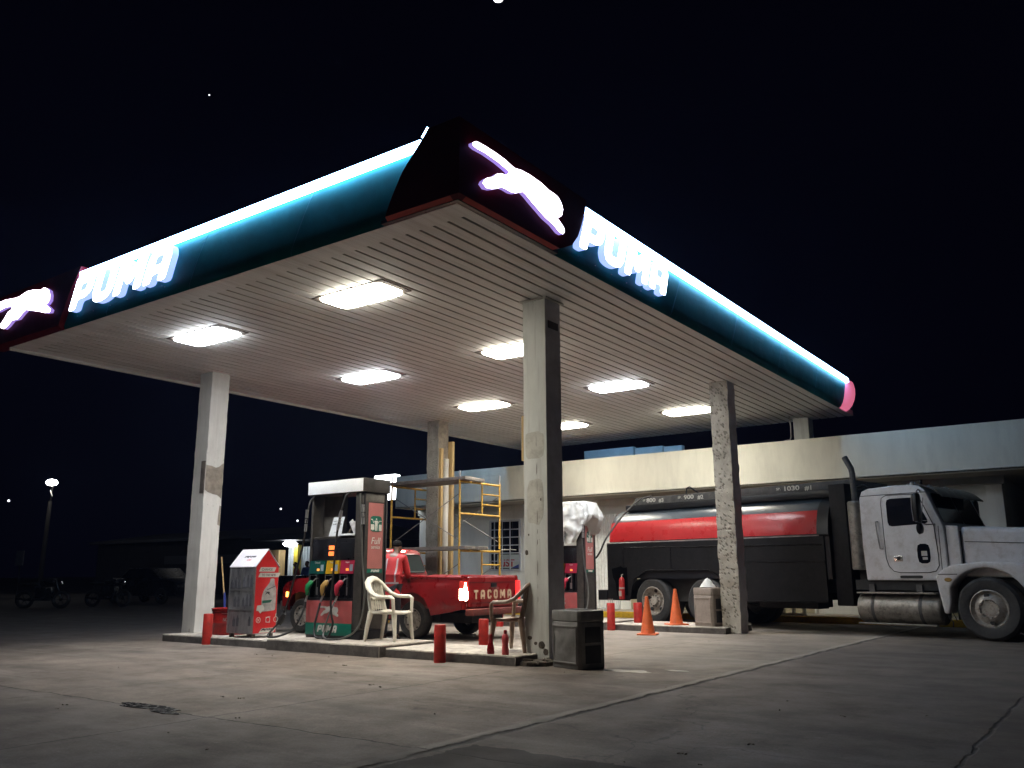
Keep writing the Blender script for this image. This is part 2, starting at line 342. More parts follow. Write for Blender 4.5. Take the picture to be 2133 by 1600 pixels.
# ------------------------------------------------------------------ mesh builder
class MB:
    def __init__(s): s.v, s.f, s.fm, s.m = [], [], [], 0
    def add(s, vs, fs):
        n = len(s.v); s.v += [Vector(v) for v in vs]
        for f in fs: s.f.append([n + i for i in f]); s.fm.append(s.m)
        return s
    def box(s, x0, x1, y0, y1, z0, z1, mx=None):
        vs = [Vector((x, y, z)) for z in (z0, z1) for y in (y0, y1) for x in (x0, x1)]
        if mx: vs = [mx @ v for v in vs]
        return s.add(vs, [(0, 2, 3, 1), (4, 5, 7, 6), (0, 1, 5, 4), (2, 6, 7, 3), (0, 4, 6, 2), (1, 3, 7, 5)])
    def tube(s, path, r, n=10, closed=False, cap=True, flat=1.0):
        P = [Vector(p) for p in path]; k = len(P)
        R = r if isinstance(r, (list, tuple)) else [r] * k
        t0 = (P[1] - P[0]).normalized()
        up = Vector((0, 0, 1)) if abs(t0.z) < .9 else Vector((1, 0, 0))
        nrm = (up - t0 * up.dot(t0)).normalized(); rings = []
        for i in range(k):
            a = P[(i - 1) % k] if (closed or i) else P[0]; b = P[(i + 1) % k] if (closed or i < k - 1) else P[-1]
            t = (b - a).normalized()
            nrm = (nrm - t * nrm.dot(t)).normalized(); bi = t.cross(nrm)
            rings.append([P[i] + (nrm * math.cos(2 * PI * j / n) * flat + bi * math.sin(2 * PI * j / n)) * R[i] for j in range(n)])
        vs = [v for g in rings for v in g]; fs = []
        for i in range(k if closed else k - 1):
            a, b = i * n, ((i + 1) % k) * n
            for j in range(n): fs.append((a + j, a + (j + 1) % n, b + (j + 1) % n, b + j))
        if cap and not closed: fs += [tuple(range(n))[::-1], tuple((k - 1) * n + j for j in range(n))]
        return s.add(vs, fs)
    def cyl(s, p, q, r0, r1=None, n=16): return s.tube([p, q], [r0, r0 if r1 is None else r1], n)
    def lathe(s, prof, c=(0, 0, 0), axis='z', n=28, cap=True):
        vs, fs = [], []
        for r, h in prof:
            for j in range(n):
                a = 2 * PI * j / n; x, y = r * math.cos(a), r * math.sin(a)
                v = {'z': (x, y, h), 'y': (x, h, y), 'x': (h, x, y)}[axis]
                vs.append(Vector(v) + Vector(c))
        for i in range(len(prof) - 1):
            for j in range(n): fs.append((i * n + j, i * n + (j + 1) % n, (i + 1) * n + (j + 1) % n, (i + 1) * n + j))
        if cap: fs += [tuple(range(n)), tuple((len(prof) - 1) * n + j for j in range(n))]
        return s.add(vs, fs)
    def prism(s, poly, a0, a1, axis='y', mx=None):
        def P(u, v, a): return Vector({'x': (a, u, v), 'y': (u, a, v), 'z': (u, v, a)}[axis])
        n = len(poly); vs = [P(u, v, a0) for u, v in poly] + [P(u, v, a1) for u, v in poly]
        if mx: vs = [mx @ v for v in vs]
        return s.add(vs, [tuple(range(n)), tuple(range(n, 2 * n))[::-1]] + [(i, (i + 1) % n, n + (i + 1) % n, n + i) for i in range(n)])
    def loft(s, rings, cap=True):
        n = len(rings[0]); vs = [v for r in rings for v in r]; fs = []
        for i in range(len(rings) - 1):
            for j in range(n): fs.append((i * n + j, i * n + (j + 1) % n, (i + 1) * n + (j + 1) % n, (i + 1) * n + j))
        if cap: fs += [tuple(range(n))[::-1], tuple((len(rings) - 1) * n + j for j in range(n))]
        return s.add(vs, fs)
    def build(s, name, mats, parent=None, bevel=0, smooth=35, local=False, loc=None, seg=2, deform=None):
        bm = bmesh.new()
        vs = [bm.verts.new(v) for v in s.v]
        for f, k in zip(s.f, s.fm):
            try: fa = bm.faces.new([vs[i] for i in f]); fa.material_index = k
            except ValueError: pass
        bmesh.ops.recalc_face_normals(bm, faces=bm.faces)
        if bevel:
            ed = [e for e in bm.edges if len(e.link_faces) == 2 and e.calc_face_angle(0) > .5]
            bmesh.ops.bevel(bm, geom=ed, offset=bevel, segments=seg, affect='EDGES', clamp_overlap=True, profile=.6)
        if deform: deform(bm)
        return finish(bm, name, mats, parent, smooth, local, loc)

def finish(bm, name, mats, parent=None, smooth=35, local=False, loc=None):
    me = bpy.data.meshes.new(name)
    o = bpy.data.objects.new(name, me); C.objects.link(o)
    if parent is not None:
        o.parent = parent; W[o] = W[parent].copy()
        if not local: bm.transform(W[parent].inverted())
    else:
        L = Vector(loc) if loc else None
        if L is None:
            xs = [v.co for v in bm.verts]
            L = Vector(((min(v.x for v in xs) + max(v.x for v in xs)) / 2, (min(v.y for v in xs) + max(v.y for v in xs)) / 2, min(v.z for v in xs)))
        if not local: bm.transform(Matrix.Translation(-L))
        o.location = L; W[o] = Matrix.Translation(L)
    bm.to_mesh(me); bm.free()
    for m in (mats if isinstance(mats, list) else [mats]): me.materials.append(M[m] if isinstance(m, str) else m)
    if smooth:
        for p in me.polygons: p.use_smooth = True
        me.set_sharp_from_angle(angle=math.radians(smooth))
    return o

def tag(o, label=None, cat=None, group=None, kind=None):
    if label: o['label'] = label
    if cat: o['category'] = cat
    if group: o['group'] = group
    if kind: o['kind'] = kind
    return o

def thing(name, label, cat, loc, rotz=0, group=None):
    o = bpy.data.objects.new(name, None); C.objects.link(o)
    o.location = loc; o.rotation_euler = (0, 0, rotz); o.empty_display_size = .2
    W[o] = Matrix.Translation(loc) @ Matrix.Rotation(rotz, 4, 'Z')
    return tag(o, label, cat, group)

def copy_tree(o, loc, rotz=None, label=None, skip=()):
    kids = {}
    for x in bpy.data.objects: kids.setdefault(x.parent, []).append(x)
    def cp(x, par):
        c = x.copy(); C.objects.link(c); c.parent = par
        for k in kids.get(x, []):
            if k.name.split('.')[0] not in skip: cp(k, c)
        return c
    r = cp(o, None); r.location = loc
    if rotz is not None: r.rotation_euler = (0, 0, rotz)
    W[r] = Matrix.Translation(loc) @ Matrix.Rotation(r.rotation_euler.z, 4, 'Z')
    if label: r['label'] = label
    return r

def to_mesh(cu):
    ob = bpy.data.objects.new('tmp', cu); C.objects.link(ob)
    me = bpy.data.meshes.new_from_object(ob.evaluated_get(bpy.context.evaluated_depsgraph_get()))
    bpy.data.objects.remove(ob)
    return me

def place(me, name, mats, parent, centre, right, up, w=None, h=None, local=False):
    """lay a flat mesh (text, emblem) on a plane: centred, fitted to w x h, standing proud along right x up"""
    bm = bmesh.new(); bm.from_mesh(me); bpy.data.meshes.remove(me)
    xs = [v.co for v in bm.verts]
    x0, x1 = min(v.x for v in xs), max(v.x for v in xs); y0, y1 = min(v.y for v in xs), max(v.y for v in xs)
    sx = w / (x1 - x0) if w else None; sy = h / (y1 - y0) if h else None
    sx = sx or sy; sy = sy or sx
    r, u = Vector(right).normalized(), Vector(up).normalized(); n = r.cross(u)
    for v in bm.verts: v.co = Vector(centre) + r * (v.co.x - (x0 + x1) / 2) * sx + u * (v.co.y - (y0 + y1) / 2) * sy + n * v.co.z
    return finish(bm, name, mats, parent, 30, local)

def text(body, name, m, parent, centre, right, up, w=None, h=None, depth=.002, shear=0, bold=0, local=False):
    cu = bpy.data.curves.new('t', 'FONT'); cu.body = body; cu.shear = shear; cu.extrude = depth; cu.offset = bold
    cu.align_x = 'CENTER'; cu.space_line = .9
    return place(to_mesh(cu), name, m, parent, centre, right, up, w, h, local)

GL = {'P': (.84, [[(0, 0), (.28, 0), (.28, .30), (.58, .30), (.78, .42), (.82, .66), (.78, .88), (.6, 1), (0, 1)], [(.28, .54), (.54, .54), (.54, .76), (.28, .76)]]),
      'U': (.84, [[(0, 1), (0, .28), (.12, .06), (.3, 0), (.52, 0), (.7, .06), (.82, .28), (.82, 1), (.54, 1), (.54, .27), (.28, .27), (.28, 1)]]),
      'M': (1.06, [[(0, 0), (0, 1), (.27, 1), (.52, .62), (.77, 1), (1.04, 1), (1.04, 0), (.77, 0), (.77, .5), (.6, .24), (.44, .24), (.27, .5), (.27, 0)]]),
      'A': (.84, [[(0, 0), (0, .7), (.1, .92), (.3, 1), (.52, 1), (.72, .92), (.82, .7), (.82, 0), (.54, 0), (.54, .24), (.28, .24), (.28, 0)], [(.28, .48), (.54, .48), (.54, .74), (.28, .74)]]),
      'T': (.8, [[(0, 1), (0, .74), (.27, .74), (.27, 0), (.53, 0), (.53, .74), (.8, .74), (.8, 1)]]),
      'C': (.8, [[(.2, 0), (0, .18), (0, .82), (.2, 1), (.6, 1), (.8, .82), (.8, .66), (.54, .66), (.54, .78), (.26, .78), (.26, .22), (.54, .22), (.54, .34), (.8, .34), (.8, .18), (.6, 0)]]),
      'O': (.8, [[(.2, 0), (0, .18), (0, .82), (.2, 1), (.6, 1), (.8, .82), (.8, .18), (.6, 0)], [(.27, .24), (.53, .24), (.53, .76), (.27, .76)]])}
def chaikin(p, k=.16):
    o = []
    for i in range(len(p)):
        a, b, c = Vector(p[i - 1]), Vector(p[i]), Vector(p[(i + 1) % len(p)])
        d0 = min(k * .5, (a - b).length * .3); d1 = min(k * .5, (c - b).length * .3)
        q0, q1 = b + (a - b).normalized() * d0, b + (c - b).normalized() * d1
        o += [q0, (q0 + q1) / 4 + b / 2, q1]
    return o
def outline_mesh(loops, depth, bev=0):
    cu = bpy.data.curves.new('g', 'CURVE'); cu.dimensions = '2D'; cu.fill_mode = 'BOTH'; cu.extrude = depth; cu.bevel_depth = bev
    for lp in loops:
        s = cu.splines.new('POLY'); s.points.add(len(lp) - 1); s.use_cyclic_u = True
        for q, p in zip(s.points, lp): q.co = (p[0], p[1], 0, 1)
    return to_mesh(cu)
def word(wd, gap=.1, shear=.28, rnd=.16):
    x, loops = 0, []
    for ch in wd:
        w_, g = GL[ch]
        for lp in g: loops.append([(x + p[0] + shear * p[1], p[1]) for p in chaikin([Vector(q) for q in lp], rnd)])
        x += w_ + gap
    return loops
CAT = [(712, 188), (735, 182), (800, 215), (870, 260), (930, 305), (990, 360), (1040, 378), (1100, 410), (1170, 460), (1230, 515), (1255, 530), (1285, 555), (1310, 600), (1320, 640), (1312, 680), (1290, 692), (1270, 672), (1285, 700)]

def skinned(name, V, E, R, root, m, parent, sub=2, local=True):
    me = bpy.data.meshes.new(name); me.from_pydata(V, E, [])
    o = bpy.data.objects.new('tmp', me); C.objects.link(o)
    o.modifiers.new('s', 'SKIN'); 
    for d, r in zip(me.skin_vertices[0].data, R): d.radius = r if isinstance(r, tuple) else (r, r)
    me.skin_vertices[0].data[root].use_root = True
    ss = o.modifiers.new('u', 'SUBSURF'); ss.levels = sub; ss.render_levels = sub
    out = bpy.data.meshes.new_from_object(o.evaluated_get(bpy.context.evaluated_depsgraph_get()))
    bpy.data.objects.remove(o)
    bm = bmesh.new(); bm.from_mesh(out); bpy.data.meshes.remove(out)
    return finish(bm, name, m, parent, 60, local)

# ------------------------------------------------------------------ world, camera, moonlight
wd = bpy.data.worlds.new('World'); scene.world = wd; wd.use_nodes = True
nt = wd.node_tree; bg = nt.nodes['Background']
sky = nt.nodes.new('ShaderNodeTexSky'); sky.sky_type = 'NISHITA'; sky.sun_disc = False
sky.sun_elevation = math.radians(-9); sky.sun_rotation = math.radians(200)
add = nt.nodes.new('ShaderNodeMix'); add.data_type = 'RGBA'; add.blend_type = 'ADD'; add.inputs[0].default_value = 1
nt.links.new(sky.outputs[0], add.inputs[6]); add.inputs[7].default_value = (.014, .013, .050, 1)
nt.links.new(add.outputs[2], bg.inputs[0]); bg.inputs[1].default_value = .045

cam = bpy.data.cameras.new('Camera'); co = bpy.data.objects.new('Camera', cam); C.objects.link(co)
cam.sensor_width = 36; cam.lens = 1785.43 / 2133 * 36; cam.clip_end = 3000; cam.clip_start = .05
Rr, Uu, Ff = Vector((.8115712, .5842390, -.0041129)), Vector((.1297401, -.1733503, .9762772)), Vector((-.5696663, .7928521, .2164853))
mw = Matrix((Rr, Uu, -Ff)).transposed().to_4x4(); mw.translation = (0, 0, 1.10873)
co.matrix_world = mw; scene.camera = co
sun = bpy.data.lights.new('moonlight', 'SUN'); so = bpy.data.objects.new('moonlight', sun); C.objects.link(so)
sun.energy = .006; sun.angle = math.radians(.5); sun.color = (1, .97, .9)
so.rotation_euler = Vector((-.48, .65, .6)).to_track_quat('Z', 'Y').to_euler(); so.location = (0, 0, 30)
scene.view_settings.view_transform = 'Standard'; scene.view_settings.look = 'None'
scene.view_settings.exposure = 0; scene.view_settings.gamma = 1
scene.cycles.max_bounces = 8; scene.cycles.diffuse_bounces = 5; scene.cycles.sample_clamp_indirect = 4
scene.cycles.use_denoising = True
scene.cycles.caustics_reflective = False; scene.cycles.caustics_refractive = False

b = MB(); b.lathe([(0, -3.2), (2.2, -2.3), (3.2, 0), (2.2, 2.3), (0, 3.2)], (-223, 300, 281.5), n=24, cap=False)
tag(b.build('moon', 'moon'), kind='structure')
def dot(name, p, r, m, label, cat, group=None):
    b = MB(); b.lathe([(0, -r), (r * .7, -r * .7), (r, 0), (r * .7, r * .7), (0, r)], p, n=10, cap=False)
    tag(b.build(name, m), label, cat, group)
dot('star', (-461.6, 300, 311.9), .55, 'star', 'tiny bright star alone in the dark sky above the left roof edge', 'star')
dot('distant_light', (-269.7, 120, 22.9), .36, 'far_light', 'pinprick hillside light at the far left below the street lamp', 'light', 'distant hillside lights')
dot('distant_light', (-146.7, 120, 14.8), .22, 'far_light', 'pinprick hillside light, the higher one left of the fuel pump', 'light', 'distant hillside lights')
dot('distant_light', (-141.2, 120, 12.1), .22, 'far_light', 'pinprick hillside light, the lower one beside the fuel pump', 'light', 'distant hillside lights')

# ------------------------------------------------------------------ ground
b = MB(); b.box(-700, 500, -60, 700, -.5, -.004)
tag(b.build('ground', 'earth', smooth=0), kind='structure')
bm = bmesh.new()
def grid(bm, x0, x1, y0, y1, nx, ny, zf):
    vs = [[bm.verts.new((x0 + (x1 - x0) * i / nx, y0 + (y1 - y0) * j / ny, 0)) for i in range(nx + 1)] for j in range(ny + 1)]
    for r in vs:
        for v in r: v.co.z = zf(v.co.x, v.co.y)
    for j in range(ny):
        for i in range(nx): bm.faces.new((vs[j][i], vs[j][i + 1], vs[j + 1][i + 1], vs[j + 1][i]))
grid(bm, -46, 12, -6, 26, 58, 32, lambda x, y: 0)
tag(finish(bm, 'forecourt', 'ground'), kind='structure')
# raised, broken edge along the long slab joint
bm = bmesh.new()
def lip(x, y):
    d = x + 3.95 + .06 * noise.noise((0, y * 1.3, 5))
    e = max(0, 1 - abs(d) / .09)
    return .003 + .016 * e * (.5 + .5 * noise.noise((x * 9, y * 4, 1))) if e > 0 else -.003
grid(bm, -4.16, -3.82, 2.2, 16.5, 12, 430, lip)
tag(finish(bm, 'slab_joint', 'ground'), kind='structure')

def blob(name, cx, cy, rx, ry, m, z=.004, seed=0, label=None):
    b = MB(); n = 40
    b.prism([(cx + rx * math.cos(2 * PI * i / n) * (1 + .45 * noise.noise((math.cos(2 * PI * i / n) * 1.4 + seed, math.sin(2 * PI * i / n) * 1.4, 3))), cy + ry * math.sin(2 * PI * i / n) * (1 + .45 * noise.noise((math.cos(2 * PI * i / n) * 1.4, math.sin(2 * PI * i / n) * 1.4 + seed, 9)))) for i in range(n)], .001, z, 'z')
    return tag(b.build(name, m, smooth=0), kind='structure')
M['wet'] = mat('wet_dark_patch', (.03, .027, .024), .25, var=.3, scale=5)
M['pale_stain'] = mat('pale_dried_stain', (.46, .43, .38), .8, var=.25, scale=7)
blob('puddle', -7.15, 4.52, .42, .10, 'wet', seed=1); blob('puddle', -6.75, 4.42, .18, .05, 'wet', .005, seed=4)
blob('stain', -5.0, 9.25, .26, .14, 'pale_stain', seed=2); blob('stain', -4.55, 9.6, .14, .06, 'pale_stain', .005, seed=5)  # pale blotches laid flat on the concrete
b = MB(); rl = random.Random(11)
for k in range(34):
    x, y = rl.uniform(-10.5, -1.5), rl.uniform(3.6, 9.0); r = rl.uniform(.004, .015)
    for _ in range(rl.choice((1, 1, 2, 3))):
        bb = bmesh.new(); vv = [bb.verts.new(Vector((x, y, r * .3)) + Vector((rl.uniform(-1, 1), rl.uniform(-1, 1), rl.uniform(-.3, .5))).normalized() * r) for _ in range(8)]
        bmesh.ops.convex_hull(bb, input=vv); bb.verts.index_update(); b.add([v.co.copy() for v in bb.verts], [[v.index for v in f.verts] for f in bb.faces]); bb.free()
        x += r * 2; y += rl.uniform(-r, r) * 2
tag(b.build('grit', 'rubble', smooth=0), kind='stuff')

# ------------------------------------------------------------------ pump islands
def island(parts, label):
    t = thing('pump_island', label, 'kerbed island', ((parts[0][0] + parts[0][1]) / 2, (parts[0][2] + parts[0][3]) / 2, 0), 0, 'concrete pump islands')
    for k, (x0, x1, y0, y1, h) in enumerate(parts):
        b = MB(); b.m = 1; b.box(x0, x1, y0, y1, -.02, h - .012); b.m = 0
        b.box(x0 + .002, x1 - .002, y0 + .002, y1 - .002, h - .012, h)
        def rough(bm):
            bmesh.ops.subdivide_edges(bm, edges=[e for e in bm.edges if abs(e.verts[0].co.x - e.verts[1].co.x) > 1], cuts=40, use_grid_fill=True)
            for v in bm.verts: v.co += Vector((0, .012 * noise.noise(v.co * 3.1), .006 * noise.noise(v.co * 2.3 + Vector((3, 1, 0))) if v.co.z > .02 else 0))
        b.build('raised_slab' if k == 0 else 'low_slab', ['kerb_concrete', 'kerb_side'], t, bevel=.008, seg=1, deform=rough)
    return t
island([(-11.0, -8.62, 8.86, 9.99, .158), (-13.95, -11.0, 9.0, 10.15, .12), (-8.62, -6.42, 8.98, 10.1, .118)], 'concrete island carrying the uncovered fuel pump and white chair')
island([(-11.2, -8.9, 15.62, 17.0, .158), (-14.2, -11.2, 15.72, 17.1, .12), (-8.9, -6.45, 15.74, 17.1, .12)], 'concrete island carrying the plastic-wrapped pump and hacked columns')
# broken footing round the front column
b = MB()
for k in range(46):
    a = random.uniform(0, 2 * PI); d = random.uniform(.12, .30)
    x, y, r = -6.38 + d * 1.25 * math.cos(a), 9.42 + d * 1.3 * math.sin(a), random.uniform(.03, .085)
    if y > 9.7: continue
    pts = [Vector((x, y, r * .5)) + Vector((random.uniform(-1, 1), random.uniform(-1, 1), random.uniform(-.6, .9))).normalized() * r for _ in range(10)]
    bb = bmesh.new(); vv = [bb.verts.new(p) for p in pts]; h = bmesh.ops.convex_hull(bb, input=vv); bb.verts.index_update()
    b.add([v.co.copy() for v in bb.verts], [[v.index for v in f.verts] for f in bb.faces]); bb.free()
b.prism([(-6.72, 9.12), (-6.3, 9.05), (-6.08, 9.16), (-6.05, 9.5), (-6.1, 9.85), (-6.7, 9.9)], -.02, .05, 'z')
tag(b.build('broken_footing', 'rubble', smooth=0), 'crumbled concrete footing around the base of the white front column', 'rubble')

# ------------------------------------------------------------------ columns
H = 4.858
def slabbed(b, x0, x1, y0, y1, z0, z1, amp, n, seed):
    """a square post with slightly battered arrises"""
    rings = []
    for i in range(n + 1):
        z = z0 + (z1 - z0) * i / n; r = []
        for (x, y) in [(x0, y0), ((x0 + x1) / 2, y0), (x1, y0), (x1, (y0 + y1) / 2), (x1, y1), ((x0 + x1) / 2, y1), (x0, y1), (x0, (y0 + y1) / 2)]:
            dx = amp * noise.noise((x * 3 + seed, z * 7, y)); dy = amp * noise.noise((x + 9, z * 7 + seed, y * 3))
            r.append(Vector((x + dx, y + dy, z)))
        rings.append(r)
    b.loft(rings)
def column(x, y, z0, label, mm, amp, grey_side=True, z1=H):
    t = thing('column', label, 'column', (x - .185, y + .19, z0), 0, 'square concrete canopy columns')
    b = MB(); slabbed(b, x - .37, x, y, y + .38, z0, z1, amp, 90, x * 3 + y)
    def pick(bm):
        if len(mm) > 1:
            for f in bm.faces:
                if f.normal.x > .7: f.material_index = 1
    b.build('shaft', mm, t, deform=pick, smooth=25)
    return t
c1 = column(-6.24, 9.468, .0, 'off-white front column with mortar patches, nearest the grey bin', ['cream_col', 'grey_face'], .0015)
c2 = column(-13.737, 9.468, .1, 'white painted column standing behind the red drum', ['white_col'], .008)
c3 = column(-6.24, 15.998, .0, 'hacked rough concrete column in front of the tanker', ['chipped', 'grey_face'], .017)
c4 = column(-13.737, 15.998, .1, 'hacked concrete column inside the yellow scaffold', ['chipped_dark', 'mortar'], .012)
c5 = column(-6.24, 21.2, 3.3, 'pale short column above the shop parapet under the canopy end', ['cream_col'], .008)
b = MB(); b.box(-6.672, -6.622, 9.50, 9.60, 2.61, 3.23); b.build('timber_batten', 'wood', c1, bevel=.004)
b = MB(); b.box(-6.238, -6.226, 9.53, 9.78, 4.43, 4.535); b.build('plaque', 'bin_dark', c1, bevel=.003)
rw = random.Random(4)
b = MB(); z = .75
while z < 3.0:
    h = rw.uniform(.03, .22); x = -6.40 + .012 * noise.noise((z * 1.7, 0, 3)); w = rw.uniform(.0015, .0055)
    b.prism([(x - w, z), (x + w * .7, z + h * .2), (x + w, z + h * .7), (x, z + h), (x - w * .8, z + h * .6)], 9.4645, 9.467, 'y'); z += h + rw.uniform(.0, .25)
b.build('crack', 'rubble', c1, smooth=0); C.objects[-1]['kind'] = 'stuff'
def patch(x0, x1, z0, z1, m, y=9.4652, n=18, seed=0):
    pts = []
    for i in range(n):
        a = 2 * PI * i / n; ex = .55 if x1 - x0 > .2 else 1.0
        ux, uz = math.copysign(abs(math.cos(a)) ** ex, math.cos(a)), math.copysign(abs(math.sin(a)) ** ex, math.sin(a))
        k = 1 + .22 * noise.noise((ux * 2 + seed, uz * 2, 1))
        pts.append(((x0 + x1) / 2 + ux * k * (x1 - x0) / 2, (z0 + z1) / 2 + uz * k * (z1 - z0) / 2))
    b = MB(); b.prism(pts, y, 9.4705, 'y'); return b.build('mortar_patch', m, c1, smooth=0)
M['pale_mortar'] = mat('smoothed_mortar', (.56, .55, .50), .9, var=.12, scale=5, bmp=.4, dirt=(.36, .34, .30), damt=.7)
patch(-6.58, -6.28, 2.62, 2.98, 'pale_mortar', seed=3); patch(-6.56, -6.30, 1.75, 2.35, 'pale_mortar', 9.4650, seed=6)
patch(-6.40, -6.30, .18, .27, 'rubble', seed=8); patch(-6.33, -6.25, .10, .18, 'rubble', 9.4648, seed=9); patch(-6.57, -6.50, .28, .33, 'rubble', seed=12); patch(-6.47, -6.42, .22, .26, 'rubble', 9.4646, seed=2)
patch(-6.60, -6.55, 1.35, 1.42, 'rubble', seed=5); patch(-6.55, -6.53, 1.60, 1.63, 'rubble', seed=7); patch(-6.35, -6.33, 2.05, 2.09, 'rubble', 9.4644, seed=1)
b = MB(); b.box(-13.86, -13.735, 9.45, 9.464, 2.58, 3.17); b.build('timber_batten', 'old_wood', c2, bevel=.003)
bm = bmesh.new()
pz = [(9.475, 2.64), (9.55, 2.60), (9.66, 2.57), (9.75, 2.56), (9.84, 2.50), (9.846, 3.16), (9.80, 3.13), (9.74, 3.08), (9.68, 3.06), (9.58, 3.09), (9.50, 3.09), (9.472, 3.10)]
b = MB(); b.prism([(y, z) for y, z in pz], -13.745, -13.731, 'x'); b.build('mortar_patch', 'mortar', c2, bevel=.003)
b = MB(); b.prism([(9.80, 2.02), (9.846, 2.0), (9.846, 2.36), (9.815, 2.37), (9.80, 2.2)], -13.745, -13.730, 'x'); b.build('mortar_patch', 'mortar', c2)
for (y0, y1, z0, z1, m) in ((16.02, 16.10, .3, 4.15, 'wood'), (16.36, 16.45, .3, 4.35, 'wood')):
    b = MB(); b.box(-13.732, -13.66 if y0 < 16.2 else -13.60, y0, y1, z0, z1); b.build('formwork_board', m, c4, bevel=.004)
b = MB(); b.tube([(-13.69, 16.23, z) for z in [i * .3 + .3 for i in range(13)]], [.075 + .012 * noise.noise((0, 0, i * 1.7)) for i in range(13)], 12)
b.build('render_fillet', 'white_col', c4)
b = MB(); b.tube([(-14.11, 15.985, 2.6), (-14.0, 15.97, 2.42), (-13.86, 15.97, 2.38), (-13.76, 15.96, 2.5), (-13.70, 15.99, 2.72)], .007, 6); b.build('tie_wire', 'steel_grey', c4)
# dark skim of steel plates at the heads
b = MB(); b.box(-6.66, -6.19, 9.425, 9.88, H - .022, H - .008); b.build('head_flashing', 'trim_white', c1, bevel=.002)

# ------------------------------------------------------------------ canopy
XL, XR, YF, YB = -14.95, -5.269, 6.374, 21.62
can = thing('canopy', 'large flat-roofed fuel canopy with teal and red fascia and bright light strips', 'canopy', ((XL + XR) / 2, 14, H))
b = MB(); prof = []; x = XR - .16
g = .204
prof.append((XR, H)); 
gi = []
while x - g > XL + .1:
    prof += [(x, H), (x - .006, H + .028), (x - .032, H + .028), (x - .038, H)]; x -= g
prof += [(XL, H), (XL, H + .12), (XR, H + .12)]
b.prism(prof, YF, YB, 'y')
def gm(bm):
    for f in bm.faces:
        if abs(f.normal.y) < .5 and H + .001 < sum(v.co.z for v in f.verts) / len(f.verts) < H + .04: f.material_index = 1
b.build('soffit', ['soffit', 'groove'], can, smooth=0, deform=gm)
b = MB(); b.box(XL, XR, YF, YF + .30, H - .006, H + .001); b.box(XR - .13, XR, YF + .30, YB, H - .006, H + .001)
b.build('edge_trim', 'soffit', can, smooth=0)
b = MB(); b.box(XL - .03, XL + .004, YF, YB, H - .05, H + .3); b.build('gutter', 'trim_white', can, bevel=.004)
b = MB(); b.box(XL, XR - .02, YF + .02, YB, H + .125, 5.55); b.build('roof', 'night_roof', can, smooth=0)

ZS = [4.858, 4.90, 5.02, 5.18, 5.34, 5.47, 5.57, 5.66, 5.75]
PR = list(zip([.0, .028, .038, .044, .046, .044, .040, .036, .034], ZS))
BF = list(zip(ZS, [-6.20, -6.18, -6.12, -6.03, -5.93, -5.82, -5.73, -5.65, -5.58]))
BR = list(zip(ZS, [8.06, 8.16, 8.42, 8.56, 8.64, 8.70, 8.75, 8.78, 8.80]))
BL = list(zip(ZS, [-13.16, -13.14, -13.06, -12.96, -12.88, -12.80, -12.72, -12.66, -12.62]))
BE = list(zip(ZS, [20.40, 20.47, 20.63, 20.77, 20.87, 20.95, 20.99, 21.03, 21.05]))
PROUD = .09
def fascia(side, a, c, name, m, top=9, thick=.05, lipm=None, proud=0):
    b = MB(); n = 24; rows = []
    for i, (d, z) in enumerate(PR[:top]):
        s0 = a[i][1] if isinstance(a, list) else a; s1 = c[i][1] if isinstance(c, list) else c
        r = []
        for k in range(n + 1):
            s = s0 + (s1 - s0) * k / n
            r.append((s, d + (proud if z > 4.86 else proud * .6), z))
        rows.append(r)
    P = (lambda s, d, z: Vector((s, YF - d, z))) if side == 'f' else (lambda s, d, z: Vector((XR + d, s, z)))
    vs = [P(*q) for r in rows for q in r] + [P(q[0], q[1] - thick, q[2] + (.01 if i == 0 else 0)) for i, r in enumerate(rows) for q in r]
    N = n + 1; K = len(rows) * N; fs = []
    for i in range(len(rows) - 1):
        for k in range(n):
            q = (i * N + k, i * N + k + 1, (i + 1) * N + k + 1, (i + 1) * N + k)
            b.m = 1 if (i == 0 and lipm) else 0
            b.f.append(list(q)); b.fm.append(b.m)
            b.f.append([K + j for j in q[::-1]]); b.fm.append(0)
    for i in range(len(rows) - 1):
        for k in (0, n):
            b.f.append([i * N + k, (i + 1) * N + k, K + (i + 1) * N + k, K + i * N + k]); b.fm.append(0)
    for k in range(n):
        for i in (0, len(rows) - 1): b.f.append([i * N + k, i * N + k + 1, K + i * N + k + 1, K + i * N + k]); b.fm.append(0)
    b.v = vs
    return b.build(name, [m] + ([lipm] if lipm else []), can, smooth=40)
sh = lambda L, d: [(z, s + d) for z, s in L]
ff = fascia('f', sh(BL, .004), sh(BF, -.004), 'front_fascia', 'teal', 8)
sf = fascia('s', sh(BR, .004), sh(BE, -.004), 'side_fascia', 'teal', 8)
cf = fascia('f', BF, XR, 'corner_fascia', 'dark_red', 9, thick=.16, lipm='red_lip', proud=PROUD)
cs = fascia('s', YF, BR, 'corner_fascia', 'dark_red', 9, thick=.16, lipm='red_lip', proud=PROUD)
b = MB(); b.box(-6.29, XR + .065, YF - .065, YF - .001, 4.856, 4.90); b.box(XR + .001, XR + .065, YF + .001, 8.2, 4.856, 4.90); b.build('shadow_gap', 'black_metal', can, smooth=0)
